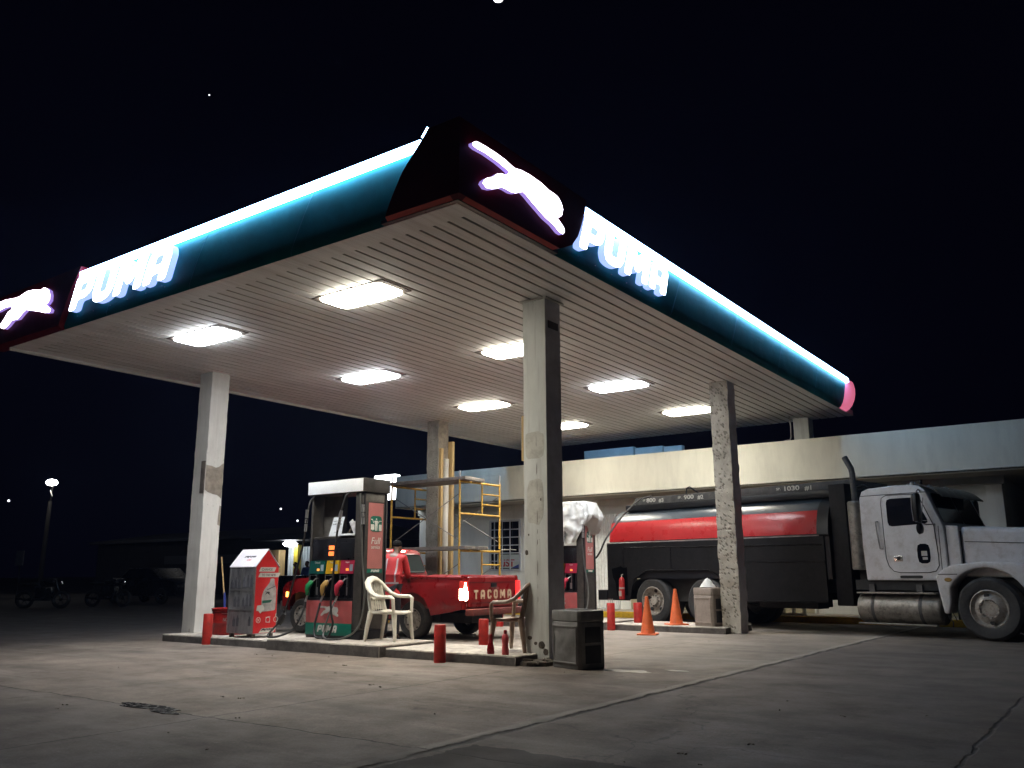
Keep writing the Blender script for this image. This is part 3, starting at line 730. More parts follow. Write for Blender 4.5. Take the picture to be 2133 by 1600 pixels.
# mitre post that closes the red corner
b = MB(); b.loft([[Vector((XR, YF, z)), Vector((XR + d, YF, z)), Vector((XR + d, YF - d, z)), Vector((XR, YF - d, z))] for d, z in [(max(d, .002) + (PROUD if z > 4.86 else PROUD * .6), z) for d, z in PR]]); b.build('corner_mitre', 'dark_red', can, smooth=20)
lf = fascia('f', -15.4, BL, 'end_fascia', 'dark_red', 9, thick=.16, proud=PROUD)
b = MB()
rings = []
for i, (d, z) in enumerate(PR[:8]):
    bul = .13 * math.sin(PI * min(1, max(0, (z - 4.84) / .90))) ** .7
    s = BE[i][1]
    rings.append([Vector((XR - .06, s, z)), Vector((XR + d, s, z)), Vector((XR + d + bul * .55, s + .14, z)), Vector((XR + d + bul, s + .38, z)), Vector((XR + d + bul * .75, s + .55, z)), Vector((XR - .06, s + .62, z))])
b.loft(rings); b.build('end_cap', 'pink_acrylic', can, smooth=50)
# light strips hung along the top edge
def strip(side, s0, s1, name):
    b = MB()
    if side == 'f': b.box(s0, s1, YF - .115, YF - .05, 5.565, 5.665)
    else: b.box(XR + .05, XR + .115, s0, s1, 5.565, 5.665)
    return b.build(name, 'led', can, bevel=.008)
b = MB(); b.box(XL, XR, YB + .002, YB + .03, 4.90, 5.72); b.build('rear_fascia', 'teal', can, bevel=.006)
b = MB(); b.box(XL + .1, XR - .1, YB + .05, YB + .115, 5.565, 5.665); b.build('light_strip', 'led', can, bevel=.008)
b = MB(); b.box(XL - .17, XL - .06, YF + .2, 21.2, 5.655, 5.775); b.build('light_strip', 'led', can, bevel=.008)
b = MB(); b.box(XL - .058, XL - .032, YF, YB, 4.90, 5.83); b.build('side_fascia', 'teal', can, bevel=.006)
strip('f', -12.66, -5.70, 'light_strip'); strip('s', 8.77, 21.03, 'light_strip')
b = MB(); b.cyl((-5.675, YF - .10, 5.68), (-5.595, YF - .10, 5.775), .018, n=10); b.build('strip_tip', 'led', can)
b = MB(); b.cyl((XR + .09, 8.775, 5.68), (XR + .09, 8.79, 5.765), .014, n=10); b.build('strip_tip', 'led', can)
# slanted joints between the fascia sheets
for side, lst in (('f', [-11.95 + 2.05 * k for k in range(3)]), ('s', [11.35 + 2.35 * k for k in range(4)])):
    for s0 in lst:
        b = MB()
        for i in range(len(PR) - 3):
            (d0, z0), (d1, z1) = PR[i], PR[i + 1]
            q = [(s0 + (z0 - 4.86) * .55, d0, z0), (s0 + (z0 - 4.86) * .55 + .012, d0, z0), (s0 + (z1 - 4.86) * .55 + .012, d1, z1), (s0 + (z1 - 4.86) * .55, d1, z1)]
            P = (lambda s, d, z: Vector((s, YF - d, z))) if side == 'f' else (lambda s, d, z: Vector((XR + d, s, z)))
            b.add([P(a, d + .003, z) for a, d, z in q] + [P(a, d - .002, z) for a, d, z in q], [(0, 1, 2, 3), (7, 6, 5, 4), (0, 4, 5, 1), (2, 6, 7, 3), (1, 5, 6, 2), (3, 7, 4, 0)])
        b.build('panel_joint', 'joint_trim', ff if side == 'f' else sf, smooth=0)
# lit lettering and emblems (each a raised, glowing channel letter set)
def channel(loops, name, faces, sides, parent, centre, right, up, w, h, d):
    me = outline_mesh(loops, 1)
    o = place(me, name, [faces, sides], parent, centre, right, up, w, h)
    n = (parent.matrix_world.inverted() if False else Matrix()).to_3x3()
    nn = Vector(right).cross(Vector(up)).normalized()
    c = W[parent].inverted() @ Vector(centre)
    for v in o.data.vertices:
        k = (v.co - c).dot(nn); v.co += nn * ((d if k > 0 else -d) - k)
    o.data.update()
    for p in o.data.polygons: p.material_index = 0 if p.normal.dot(nn) > .7 else 1
    return o
channel(word('PUMA', .07), 'lettering', 'letter', 'letter_side', sf, (XR + .105, 9.81, 5.285), (0, 1, 0), (0, 0, 1), 2.50, .49, .05)
channel(word('PUMA', .07), 'lettering', 'letter', 'letter_side', ff, (-11.46, YF - .105, 5.29), (1, 0, 0), (0, 0, 1), 2.64, .50, .05)
catR = [(6.39, 5.49), (6.45, 5.53), (6.61, 5.54), (6.8, 5.54), (6.96, 5.53), (7.13, 5.5), (7.27, 5.53), (7.45, 5.54), (7.66, 5.53), (7.84, 5.5), (7.92, 5.5), (8.02, 5.49), (8.1, 5.43), (8.13, 5.37), (8.1, 5.28), (8.03, 5.23), (7.96, 5.25), (8.01, 5.21), (8.14, 5.14), (8.16, 5.1), (8.12, 5.05), (8.04, 5.05), (7.91, 5.1), (7.74, 5.13), (7.62, 5.17), (7.47, 5.22), (7.37, 5.26), (7.29, 5.28), (7.15, 5.21), (7.07, 5.19), (6.96, 5.19), (6.89, 5.18), (6.8, 5.13), (6.71, 5.09), (6.62, 5.07), (6.56, 5.1), (6.58, 5.14), (6.64, 5.19), (6.74, 5.24), (6.82, 5.31), (6.89, 5.34), (6.96, 5.35), (7.01, 5.38), (7.03, 5.42), (6.97, 5.43), (6.82, 5.45), (6.61, 5.46), (6.45, 5.45), (6.39, 5.46)]
catL = [(-15.33, 5.61), (-15.15, 5.62), (-14.9, 5.63), (-14.52, 5.59), (-14.4, 5.59), (-14.14, 5.63), (-13.9, 5.61), (-13.68, 5.56), (-13.61, 5.58), (-13.52, 5.56), (-13.41, 5.5), (-13.36, 5.42), (-13.35, 5.33), (-13.42, 5.28), (-13.51, 5.3), (-13.37, 5.22), (-13.28, 5.16), (-13.31, 5.12), (-13.46, 5.14), (-13.66, 5.2), (-14.1, 5.31), (-14.21, 5.27), (-14.35, 5.2), (-14.55, 5.21), (-14.69, 5.14), (-14.8, 5.11), (-14.91, 5.14), (-14.97, 5.21), (-14.88, 5.26), (-14.73, 5.39), (-14.64, 5.4), (-14.59, 5.47), (-14.86, 5.49), (-15.11, 5.47), (-15.33, 5.48)]
def emblem(pts, parent, axis, name='leaping_cat'):
    c = ((min(p[0] for p in pts) + max(p[0] for p in pts)) / 2, (min(p[1] for p in pts) + max(p[1] for p in pts)) / 2)
    ctr, rt = ((XR + .16, c[0], c[1]), (0, 1, 0)) if axis == 's' else ((c[0], YF - .16, c[1]), (1, 0, 0))
    channel([pts], name, 'cat', 'cat_side', parent, ctr, rt, (0, 0, 1), max(p[0] for p in pts) - min(p[0] for p in pts), max(p[1] for p in pts) - min(p[1] for p in pts), .03)
emblem(catR, cs, 's'); emblem(catL, lf, 'f')
for k in range(6):
    y = 8.70 + k * .42
    b = MB(); b.lathe([(0, .0), (.006, 0), (.006, .01), (0, .01)], (XR + .043, y, 4.985), 'x', n=8); b.build('fixing_stud', 'silver', sf)
    b = MB(); b.lathe([(0, -.01), (.006, -.01), (.006, 0), (0, 0)], (-12.72 + k * .46, YF - .043, 4.985), 'y', n=8); b.build('fixing_stud', 'silver', ff)

# ceiling lights, one built then copied
lx, ly = 1.173, .547
cl = thing('ceiling_light', '', 'ceiling light', (-8.216, 7.893, H), 0, 'rectangular canopy ceiling lights')
b = MB(); pts = []
for i in range(40):
    a = 2 * PI * i / 40; e = .28
    sx, sy = math.copysign(abs(math.cos(a)) ** e, math.cos(a)), math.copysign(abs(math.sin(a)) ** e, math.sin(a))
    pts.append((sx * lx / 2, sy * ly / 2))
b.loft([[Vector((x * s, y * s, z)) for x, y in pts] for s, z in ((1, -.012), (1, -.022), (.985, -.036), (.93, -.05))])
b.build('diffuser', 'panel_warm', cl, local=True, smooth=40)
b = MB(); b.box(-lx / 2 - .09, lx / 2 + .09, -ly / 2 - .012, ly / 2 + .012, -.012, .0); b.build('frame', 'old_wood', cl, local=True)
def lamp_for(o, col):
    L = bpy.data.lights.new('panel_lamp', 'AREA'); L.shape = 'RECTANGLE'; L.size = lx * .9; L.size_y = ly * .9; L.energy = 62; L.color = col; L.spread = math.radians(112)
    q = bpy.data.objects.new('panel_lamp', L); C.objects.link(q); q.parent = o; q.location = (0, 0, -.065)
names = {(0, 0): 'glowing ceiling panel nearest the lit red canopy corner', (1, 0): 'glowing cool-white panel at the left front, above the oil cabinet',
         (0, 1): 'glowing panel partly hidden behind the top of the front column', (1, 1): 'glowing cool-white panel above the scaffold side, second row',
         (0, 2): 'glowing panel between the front column and the hacked column, third row', (1, 2): 'glowing warm panel just left of the front column, third row',
         (0, 3): 'glowing panel cut by the hacked column, last row', (1, 3): 'glowing panel cut by the right edge of the front column, last row'}
cool = {(1, 0), (1, 1), (0, 2)}
cl['label'] = names[(0, 0)]
for (i, j), lb in names.items():
    o = cl if (i, j) == (0, 0) else copy_tree(cl, (0, 0, 0), 0, lb, skip=('panel_lamp',))
    lamp_for(o, (.93, .96, 1) if (i, j) in {(1, 0), (1, 1), (0, 2)} else (1, .93, .80))
    o.location = ((-8.216, -11.677)[i], (7.893, 11.554, 15.162, 18.579)[j], H)
    if (i, j) in cool:
        for x in C.objects:
            if x.parent == o and x.name.startswith('diffuser'):
                x.data = x.data.copy(); x.data.materials[0] = M['panel_cool']
# conduit down to the shop roof
b = MB(); b.tube([(-6.55, 20.75, H), (-6.53, 20.75, 4.6), (-6.53, 20.72, 4.34), (-6.56, 20.7, 4.26), (-6.7, 20.68, 4.24)], .022, 8)
tag(b.build('conduit_pipe', 'steel_grey'), 'thin pale pipe dropping from the canopy onto the shop parapet', 'pipe')

# ------------------------------------------------------------------ shop
b = MB(); b.box(-19.6, 25, 20.4, 22.0, -.02, .14); tag(b.build('walkway', 'kerb_concrete', bevel=.01), kind='structure')
b = MB(); b.box(-19.6, 25, 20.25, 20.398, -.02, .145); tag(b.build('kerb', 'yellow_kerb', bevel=.012), kind='structure')
sp_ = thing('shop_building', 'long single-storey shop with a deep pale parapet behind the tanker', 'building', (-8, 21.8, 0))
YW = 21.8
b = MB(); b.box(-19.45, -2.3, YW, 30, .0, 3.32); b.build('wall', 'wall', sp_, smooth=0)
b = MB(); b.box(-19.4, 12, 20.5, 30, 3.2, 3.24); b.build('parapet_soffit', 'parapet_under', sp_, smooth=0)
b = MB(); b.box(-19.4, 12, 20.5, 20.66, 3.195, 4.225); b.build('parapet', 'parapet', sp_, bevel=.012)
b = MB(); b.box(-19.40, -19.24, 20.662, 30, 3.195, 4.225); b.build('parapet', 'parapet', sp_, bevel=.012)
b = MB(); b.box(-19.2, 12, 20.67, 30, 3.3, 3.6); b.build('roof', 'night_roof', sp_, smooth=0)
b = MB(); b.box(-19.5, -2.24, YW - .10, YW - .002, 3.02, 3.198); b.build('lintel_band', 'wall', sp_, bevel=.008)
for x0, x1 in ((-2.62, -2.3), (-19.45, -19.1)):
    b = MB(); b.box(x0, x1, YW - .06, YW - .003, .14, 3.018); b.build('pilaster', 'wall', sp_, bevel=.008)
# barred window
WX0, WX1, WZ0, WZ1 = -16.48, -15.40, 1.26, 2.70
wn = MB(); wn.box(WX0, WX1, YW - .012, YW - .004, WZ0, WZ1); wn = wn.build('window', 'window_black', sp_, smooth=0)
b = MB()
for (x0, x1, z0, z1) in ((WX0 - .05, WX0, WZ0 - .05, WZ1 + .05), (WX1, WX1 + .05, WZ0 - .05, WZ1 + .05), (WX0, WX1, WZ1, WZ1 + .05), (WX0, WX1, WZ0 - .05, WZ0)): b.box(x0, x1, YW - .05, YW - .003, z0, z1)
b.build('frame', 'grille', wn)
b = MB()
for k in range(1, 4): x = WX0 + .17 + (k - 1) * .30; b.box(x - .014, x + .014, YW - .085, YW - .06, WZ0 - .04, WZ1 + .04)
for k in range(1, 6): z = WZ0 + (WZ1 - WZ0) * k / 6; b.box(WX0 - .04, WX1 + .04, YW - .059, YW - .038, z - .014, z + .014)
b.build('grille', 'grille', wn)
po = MB(); po.box(WX0 + .24, WX1 - .02, YW - .02, YW - .0125, WZ0 + .03, WZ0 + .44); po = po.build('poster', 'poster', wn, smooth=0)
text('LIST', 'lettering', 'poster_red', po, (-15.86, YW - .0225, WZ0 + .18), (1, 0, 0), (0, 0, 1), .56, .22, bold=.03)
b = MB(); b.prism([(WX1 - .30, WZ0 + .032), (WX1 - .022, WZ0 + .032), (WX1 - .022, WZ0 + .14)], YW - .024, YW - .0203, 'y'); b.build('blue_corner', 'poster_blue', po)
# white corrugated shutter and cream door panels
b = MB(); zig = []
n = 44
for i in range(n + 1): zig.append((-12.95 + 1.0 * i / n, YW - .09 + (.022 if (i // 2) % 2 else 0)))
b.prism(zig + [(-11.95, YW - .005), (-12.95, YW - .005)], .15, 2.76, 'z'); b.build('corrugated_door', 'white_sheet', sp_, smooth=0)
for x0, x1 in ((-11.6, -10.4), (-10.3, -9.1), (-8.4, -6.6), (-5.0, -3.0)):
    d = MB(); d.box(x0, x1, YW - .05, YW - .004, .15, 2.7); d = d.build('door', 'door_cream', sp_, bevel=.006)
    b = MB(); b.box(x0 - .06, x0 - .002, YW - .07, YW - .004, .15, 2.76); b.box(x1 + .002, x1 + .06, YW - .07, YW - .004, .15, 2.76); b.box(x0 - .002, x1 + .002, YW - .07, YW - .004, 2.702, 2.76); b.build('frame', 'wall', d)
b = MB(); b.box(-14.35, -12.55, 24, 24.2, 3.6, 5.02); b.box(-12.5, -11.55, 24, 24.2, 3.6, 4.96); b.box(-11.5, -10.9, 24, 24.2, 3.6, 4.92)
tag(b.build('rooftop_block_wall', 'kiosk_sheet', bevel=.01), 'bluish block screen standing on the shop roof behind the parapet', 'wall')
b = MB(); b.box(-20.45, -19.5, 20.55, 20.8, 3.52, 4.33)
sg = b.build('sign', 'signbox', bevel=.03); tag(sg, 'blank glowing white lightbox sign at the left end of the shop', 'sign')
b = MB(); b.box(-20.3, -19.42, 20.82, 20.9, 3.8, 3.9); b.build('bracket', 'steel_grey', sg)
# hollow block and odds at the foot of the shop wall
b = MB()
bx, by, bz = -6.82, 20.75, .142
b.box(bx - .27, bx + .27, by, by + .2, bz, bz + .035); b.box(bx - .27, bx + .27, by, by + .2, bz + .165, bz + .2)
for x in (bx - .27, bx - .02, bx + .225): b.box(x, x + .045, by + .001, by + .199, bz + .034, bz + .166)
tag(b.build('concrete_block', 'parapet', bevel=.006), 'pale hollow concrete block on the yellow kerb seen under the tanker', 'block')

# ------------------------------------------------------------------ fuel pump
PX0, PX1, PY0, PY1, PZ = -10.79, -9.60, 9.43, 9.97, .158
pump = thing('fuel_pump', 'dark three-nozzle fuel pump with white header beside the white chair', 'fuel pump', ((PX0 + PX1) / 2, (PY0 + PY1) / 2, PZ), 0, 'fuel pumps on the islands')
X0, X1 = PX0, PX1
b = MB()                                                        # frame: posts, back, shelf, lower box
b.box(X1 - .16, X1, PY0, PY1, .30, 2.36); b.box(X0, X0 + .05, PY0 + .02, PY1, .72, 2.36)
b.box(X0 + .051, X1 - .161, PY1 - .06, PY1 - .02, .72, 1.72)
b.box(X0 + .051, X1 - .161, PY0 + .05, PY1 - .061, 1.66, 1.70)
b.build('frame', 'pump_body', pump, bevel=.012)
b = MB(); b.box(X0 + .002, X1 - .002, PY0 + .012, PY1 - .012, PZ, .298); b.build('plinth', 'black_metal', pump, bevel=.006)
hd = MB(); hd.box(X0 - .04, X1 + .03, PY0 - .03, PY1 + .02, 2.362, 2.575); hd = hd.build('header', 'pump_body', pump, bevel=.008)
b = MB(); b.box(X0 - .035, X1 + .02, PY0 - .038, PY0 - .031, 2.368, 2.568); b.build('panel', 'pump_white', hd, bevel=.002)
b = MB(); b.box(X0 + .10, X0 + .56, PY0 + .20, PY0 + .22, 1.702, 2.34); b.build('inner_plate', 'pump_grey', pump, bevel=.004)
b = MB(); b.box(X0 + .57, X0 + .60, PY0 + .16, PY0 + .24, 1.702, 2.36); b.build('mullion', 'black_metal', pump)
dp = MB(); dp.box(X0 + .052, X1 - .162, PY0 + .03, PY0 + .10, 1.33, 1.658); dp = dp.build('display_head', 'black_metal', pump, bevel=.006)
b = MB()
for z in (1.492, 1.40): b.box(X0 + .44, X0 + .58, PY0 + .022, PY0 + .029, z, z + .064)
b.build('display', 'lcd', dp)
b = MB(); b.box(X0 + .70, X1 - .25, PY0 + .022, PY0 + .029, 1.36, 1.60); b.build('hatch', 'tank_black', dp, bevel=.003)
# grade labels: three slanted decals over the nozzle boots
gx = [(X0 + .03, X0 + .40, 'decal_dkgreen', 'Diesel'), (X0 + .41, X0 + .72, 'decal_yellow', 'Regular'), (X0 + .73, X0 + 1.05, 'decal_crimson', 'Super')]
for a, c, m, wd_ in gx:
    d = MB(); d.prism([(a, 1.125), (c - .03, 1.125), (c, 1.325), (a + .03, 1.325)], PY0 - .004, PY0 + .03, 'y'); d = d.build('grade_label', m, pump, smooth=0)
    text(wd_, 'lettering', 'decal_white', d, ((a + c) / 2 + .01, PY0 - .006, 1.296), (1, 0, 0), (0, 0, 1), None, .034, .0008)
    b = MB(); b.box(c - .10, c - .035, PY0 - .0075, PY0 - .0045, 1.165, 1.265); b.build('price_tag', 'decal_blue', d, smooth=0)
    b = MB(); b.box(c - .18, c - .125, PY0 - .0085, PY0 - .0045, 1.17, 1.205); b.build('display', 'lcd_small', d, smooth=0)
b = MB(); b.box(X0 + .02, X1 - .161, PY0 + .10, PY0 + .14, .74, 1.124)
for x in (X0 + .03, X0 + .24, X0 + .38, X0 + .57, X0 + .71, X0 + .90, X1 - .20): b.box(x, x + .02, PY0 + .01, PY0 + .099, .76, 1.12)
b.box(X0 + .02, X1 - .165, PY0, PY0 + .099, .725, .759)
b.build('nozzle_bay', 'black_metal', pump)
for x, x2 in ((X0 + .05, X0 + .12), (X0 + .40, X0 + .48), (X0 + .73, X0 + .80)):
    b = MB(); b.box(x, x + .006, PY0 + .004, PY0 + .0095, .80, 1.11); b.box(x + .155, x + .161, PY0 + .004, PY0 + .0095, .80, 1.11); b.box(x + .0065, x + .1545, PY0 + .004, PY0 + .0095, 1.10, 1.106); b.build('boot_trim', 'silver', pump)
    b = MB(); b.box(x2 + .02, x2 + .075, PY0 + .06, PY0 + .098, .80, .92); b.build('boot_cradle', 'silver', pump)
for x, m in ((X0 + .07, 'nozzle_green'), (X0 + .42, 'nozzle_tan'), (X0 + .74, 'nozzle_red')):
    nz = MB(); nz.tube([(x - .015, PY0 - .03, .80), (x - .01, PY0 - .045, .87), (x + .005, PY0 - .05, .93), (x + .05, PY0 - .03, .99), (x + .075, PY0 - .015, 1.01)], [.028, .036, .042, .036, .024], 10, flat=1.3)
    nz = nz.build('nozzle', m, pump)
    b = MB(); b.tube([(x + .075, PY0 - .015, 1.01), (x + .105, PY0 + .01, 1.045), (x + .115, PY0 + .05, 1.06)], .011, 8); b.build('spout', 'silver', nz)
    b = MB(); b.tube([(x + .02, PY0 - .06, .80), (x + .07, PY0 - .075, .85), (x + .075, PY0 - .06, .95)], .008, 6); b.build('trigger_guard', 'black_metal', nz)
    b = MB(); b.tube([(x - .015, PY0 - .03, .80), (x - .03, PY0 - .04, .74), (x - .04, PY0 - .05, .70)], .017, 8); b.build('swivel', 'silver', nz)
lp = MB(); lp.box(X0 + .004, X1 - .162, PY0 + .001, PY0 + .10, .30, .722); lp = lp.build('lower_door', 'pump_body', pump, bevel=.006)
b = MB(); b.box(X0 + .006, X1 - .166, PY0 - .004, PY0 + .0005, .385, .718); rd = b.build('red_decal', 'faded_red', lp, bevel=.002)
b = MB(); b.box(X0 + .006, X1 - .166, PY0 - .005, PY0 + .0005, .205, .383); gd = b.build('green_decal', 'decal_green', lp, bevel=.002)
place(outline_mesh(word('PUMA', .09), .002), 'lettering', 'decal_dim', gd, (X0 + .50, PY0 - .0075, .302), (1, 0, 0), (0, 0, 1), .44, .105)
q = [(p[0], p[1]) for p in catR]; cx, cz = 7.28, 5.3
place(outline_mesh([[(p[0] - cx, (p[1] - cz)) for p in q]], .002), 'leaping_cat', 'decal_dim', rd, (X0 + .52, PY0 - .0065, .56), (1, 0, 0), (0, 0, 1), .44, .155)
# side decal: pink strip, attendant icon, words
SX = X1 + .001
sd = MB(); sd.box(X1, SX + .003, PY0 + .12, PY0 + .44, 1.20, 2.20); sd = sd.build('side_decal', 'pale_red', pump, smooth=0)
b = MB(); b.prism(chaikin([Vector((PY0 + .16, 1.76)), Vector((PY0 + .41, 1.76)), Vector((PY0 + .41, 2.0)), Vector((PY0 + .16, 2.0))], .12), SX + .0035, SX + .006, 'x'); ic = b.build('service_icon', 'decal_green', sd, smooth=0)
b = MB(); IX0, IX1 = SX + .0065, SX + .008
def ip(poly): b.prism([(PY0 + .16 + .25 * u, 1.76 + .24 * v) for u, v in poly], IX0, IX1, 'x')
ip([(.42, .06), (.49, .06), (.50, .38), (.52, .38), (.53, .06), (.60, .06), (.62, .45), (.66, .70), (.36, .70), (.40, .45)])
ip([(.46 + .055 * math.cos(a * PI / 5) + .05, .80 + .06 * math.sin(a * PI / 5)) for a in range(10)])
ip([(.04, .12), (.14, .12), (.22, .06), (.28, .12), (.34, .12), (.34, .40), (.30, .46), (.04, .46)])
ip([(.04, .74), (.16, .74), (.27, .52), (.33, .62), (.36, .66), (.33, .68), (.27, .60), (.18, .80), (.04, .80)])
ip([(.74, .06), (.98, .06), (.98, .46), (.74, .46)]); ip([(.66, .66), (.72, .5), (.74, .62), (.80, .66), (.98, .66), (.98, .70), (.78, .70), (.72, .62)])
b.build('pictogram', 'decal_white', ic, smooth=0)
text('Full', 'lettering', 'decal_white', sd, (SX + .0065, PY0 + .29, 1.62), (0, 1, 0), (0, 0, 1), .20, .10, .001, shear=.22)
text('service', 'lettering', 'decal_white', sd, (SX + .0065, PY0 + .285, 1.525), (0, 1, 0), (0, 0, 1), .19, .055, .001, shear=.15)
b = MB(); b.box(X1, SX + .003, PY0 + .12, PY0 + .44, 1.135, 1.198); gs = b.build('green_strip', 'decal_green', pump, smooth=0)
place(outline_mesh(word('PUMA', .09), .001), 'lettering', 'decal_white', gs, (SX + .005, PY0 + .29, 1.166), (0, 1, 0), (0, 0, 1), .18, .04)
b = MB(); b.box(X1 - .004, X1 + .012, PY0 + .02, PY0 + .045, .32, 2.34); b.box(X1 - .004, X1 + .012, PY1 - .06, PY1 - .035, .32, 2.34); b.build('edge_rail', 'black_metal', pump, bevel=.004)
b = MB(); b.box(X1, X1 + .004, PY0 + .06, PY1 - .08, .32, 1.05); b.build('side_panel', 'pump_body', pump, bevel=.002)
b = MB(); b.box(X1, X1 + .004, PY0 + .06, PY1 - .08, 2.215, 2.35); b.build('upper_panel', 'pump_grey', pump, bevel=.002)
# hoses with breakaway couplings
def hose(path, name='hose', m='rubber', r=.016, n=6):
    # smooth Catmull-Rom path
    P = [Vector(p) for p in path]; out = []
    for i in range(len(P) - 1):
        p0, p1, p2, p3 = P[max(0, i - 1)], P[i], P[i + 1], P[min(len(P) - 1, i + 2)]
        for k in range(n):
            t = k / n
            out.append(.5 * ((2 * p1) + (p2 - p0) * t + (2 * p0 - 5 * p1 + 4 * p2 - p3) * t * t + (3 * p1 - p0 - 3 * p2 + p3) * t ** 3))
    out.append(P[-1])
    b = MB(); b.tube(out, r, 8); return b.build(name, m, pump)
hA = hose([(-10.70, 9.42, 2.34), (-10.66, 9.30, 2.24), (-10.66, 9.25, 2.0), (-10.70, 9.25, 1.7), (-10.78, 9.25, 1.39), (-10.92, 9.25, .98), (-11.01, 9.22, .64), (-11.13, 9.2, .40), (-11.19, 9.05, .22), (-11.10, 8.98, .175), (-10.95, 9.05, .19), (-10.82, 9.2, .28), (-10.74, 9.3, .5), (-10.76, 9.38, .70)])
hM = hose([(-9.88, 9.42, 2.35), (-9.88, 9.33, 2.30), (-9.92, 9.30, 2.12), (-9.97, 9.28, 1.85), (-10.01, 9.28, 1.6), (-10.03, 9.28, 1.3), (-10.05, 9.28, 1.0), (-10.06, 9.27, .7), (-10.02, 9.26, .5), (-9.99, 9.26, .39), (-10.05, 9.24, .21), (-10.16, 9.2, .185), (-10.30, 9.2, .20), (-10.39, 9.26, .34), (-10.39, 9.3, .5), (-10.41, 9.37, .68)])
hC = hose([(-10.09, 9.37, .70), (-10.09, 9.3, .58), (-10.14, 9.26, .38), (-10.12, 9.2, .23), (-10.01, 9.15, .18), (-9.86, 9.13, .176), (-9.66, 9.16, .20), (-9.50, 9.25, .30), (-9.44, 9.32, .5), (-9.46, 9.38, .85), (-9.55, 9.40, 1.3), (-9.60, 9.41, 1.8), (-9.66, 9.42, 2.34)], m='hose_shine', r=.014)
for hs, p, q in ((hA, (-10.66, 9.25, 2.12), (-10.685, 9.25, 1.78)), (hM, (-9.93, 9.295, 2.08), (-9.985, 9.28, 1.78)), (hC, (-9.575, 9.405, 2.16), (-9.565, 9.40, 1.86))):
    p, q = Vector(p), Vector(q); b = MB()
    for k, (u, v, r) in enumerate(((0, .38, .026), (.42, .62, .023), (.66, 1, .026))): b.cyl(p.lerp(q, u), p.lerp(q, v), r, n=12)
    b.build('coupling', 'silver', hs)
b = MB(); b.tube([(-11.04, 9.21, .52), (-11.09, 9.2, .43), (-11.13, 9.19, .36)], [.035, .05, .04], 10); b.build('hose_weight', 'rubber', hA)

# second pump: same kind, on the other island
kit = copy_tree(pump, (-10.22, 16.22, .158), 0, 'dark fuel pump with its top wrapped in white plastic sheet', skip=('inner_plate', 'mullion', 'price_tag'))
# things on the first pump's shelf
def standing(poly, p, yaw, tilt, t=.003):
    mx = Matrix.Translation(p) @ Matrix.Rotation(yaw, 4, 'Z') @ Matrix.Rotation(tilt, 4, 'X')
    b = MB(); b.prism(poly, 0, t, 'y', mx); return b, mx
b, mx = standing([(-.14, 0), (.14, 0), (.165, .30), (-.08, .30)], Vector((-10.28, 9.50, 1.705)), 0, math.radians(-8))
pn = b.build('paper_notice', 'paper', smooth=0); tag(pn, 'white paper notice propped in the open pump head', 'notice')
bm_r = (mx.to_3x3() @ Vector((1, 0, 0))); bm_u = (mx.to_3x3() @ Vector((0, 0, 1))); nrm = bm_r.cross(bm_u)
for s, z, hh in (('I send your li', .235, .026), ('fe with Gasoline', .19, .026), ('_______', .06, .004)):
    text(s, 'lettering', 'ink', pn, mx @ Vector((.02, -.002, z)), bm_r, bm_u, .20 if z > .1 else .08, hh, .0006)
b = MB(); 
for k in range(9):
    a = k * .10; p = Vector((-9.84 + .012 * k, 9.52 + .004 * k, 1.72)); d = Vector((-math.sin(.5 + a * .35), .06 * math.sin(k), math.cos(.5 + a * .35)))
    w = Vector((math.cos(.5 + a * .35), 0, math.sin(.5 + a * .35))) * .03
    L = .24 + .02 * math.sin(k * 2.1)
    b.add([p - w, p + w, p + d * L + w * 1.2, p + d * L - w * 1.2, p - w + Vector((0, .008, 0)), p + w + Vector((0, .008, 0)), p + d * L + w * 1.2 + Vector((0, .008, 0)), p + d * L - w * 1.2 + Vector((0, .008, 0))], [(0, 1, 2, 3), (7, 6, 5, 4), (0, 4, 5, 1), (1, 5, 6, 2), (2, 6, 7, 3), (3, 7, 4, 0)])
tag(b.build('plastic_bag', 'clear_bag', smooth=60), 'crumpled clear bag of white strips leaning in the pump head', 'bag')
b = MB(); b.box(-10.13, -9.83, 9.46, 9.60, 1.702, 1.735); tag(b.build('receipt_book', 'paper', bevel=.008), 'flat white pad lying on the shelf of the open pump head', 'pad')
b = MB(); b.tube([(-10.12, 9.66, 1.71), (-10.08, 9.64, 1.80), (-10.0, 9.66, 1.83), (-9.95, 9.66, 1.74), (-10.03, 9.63, 1.72), (-10.1, 9.62, 1.77)], .018, 8)
tag(b.build('wire_bundle', 'old_wood'), 'brown tangle of wiring inside the open pump head', 'wires')

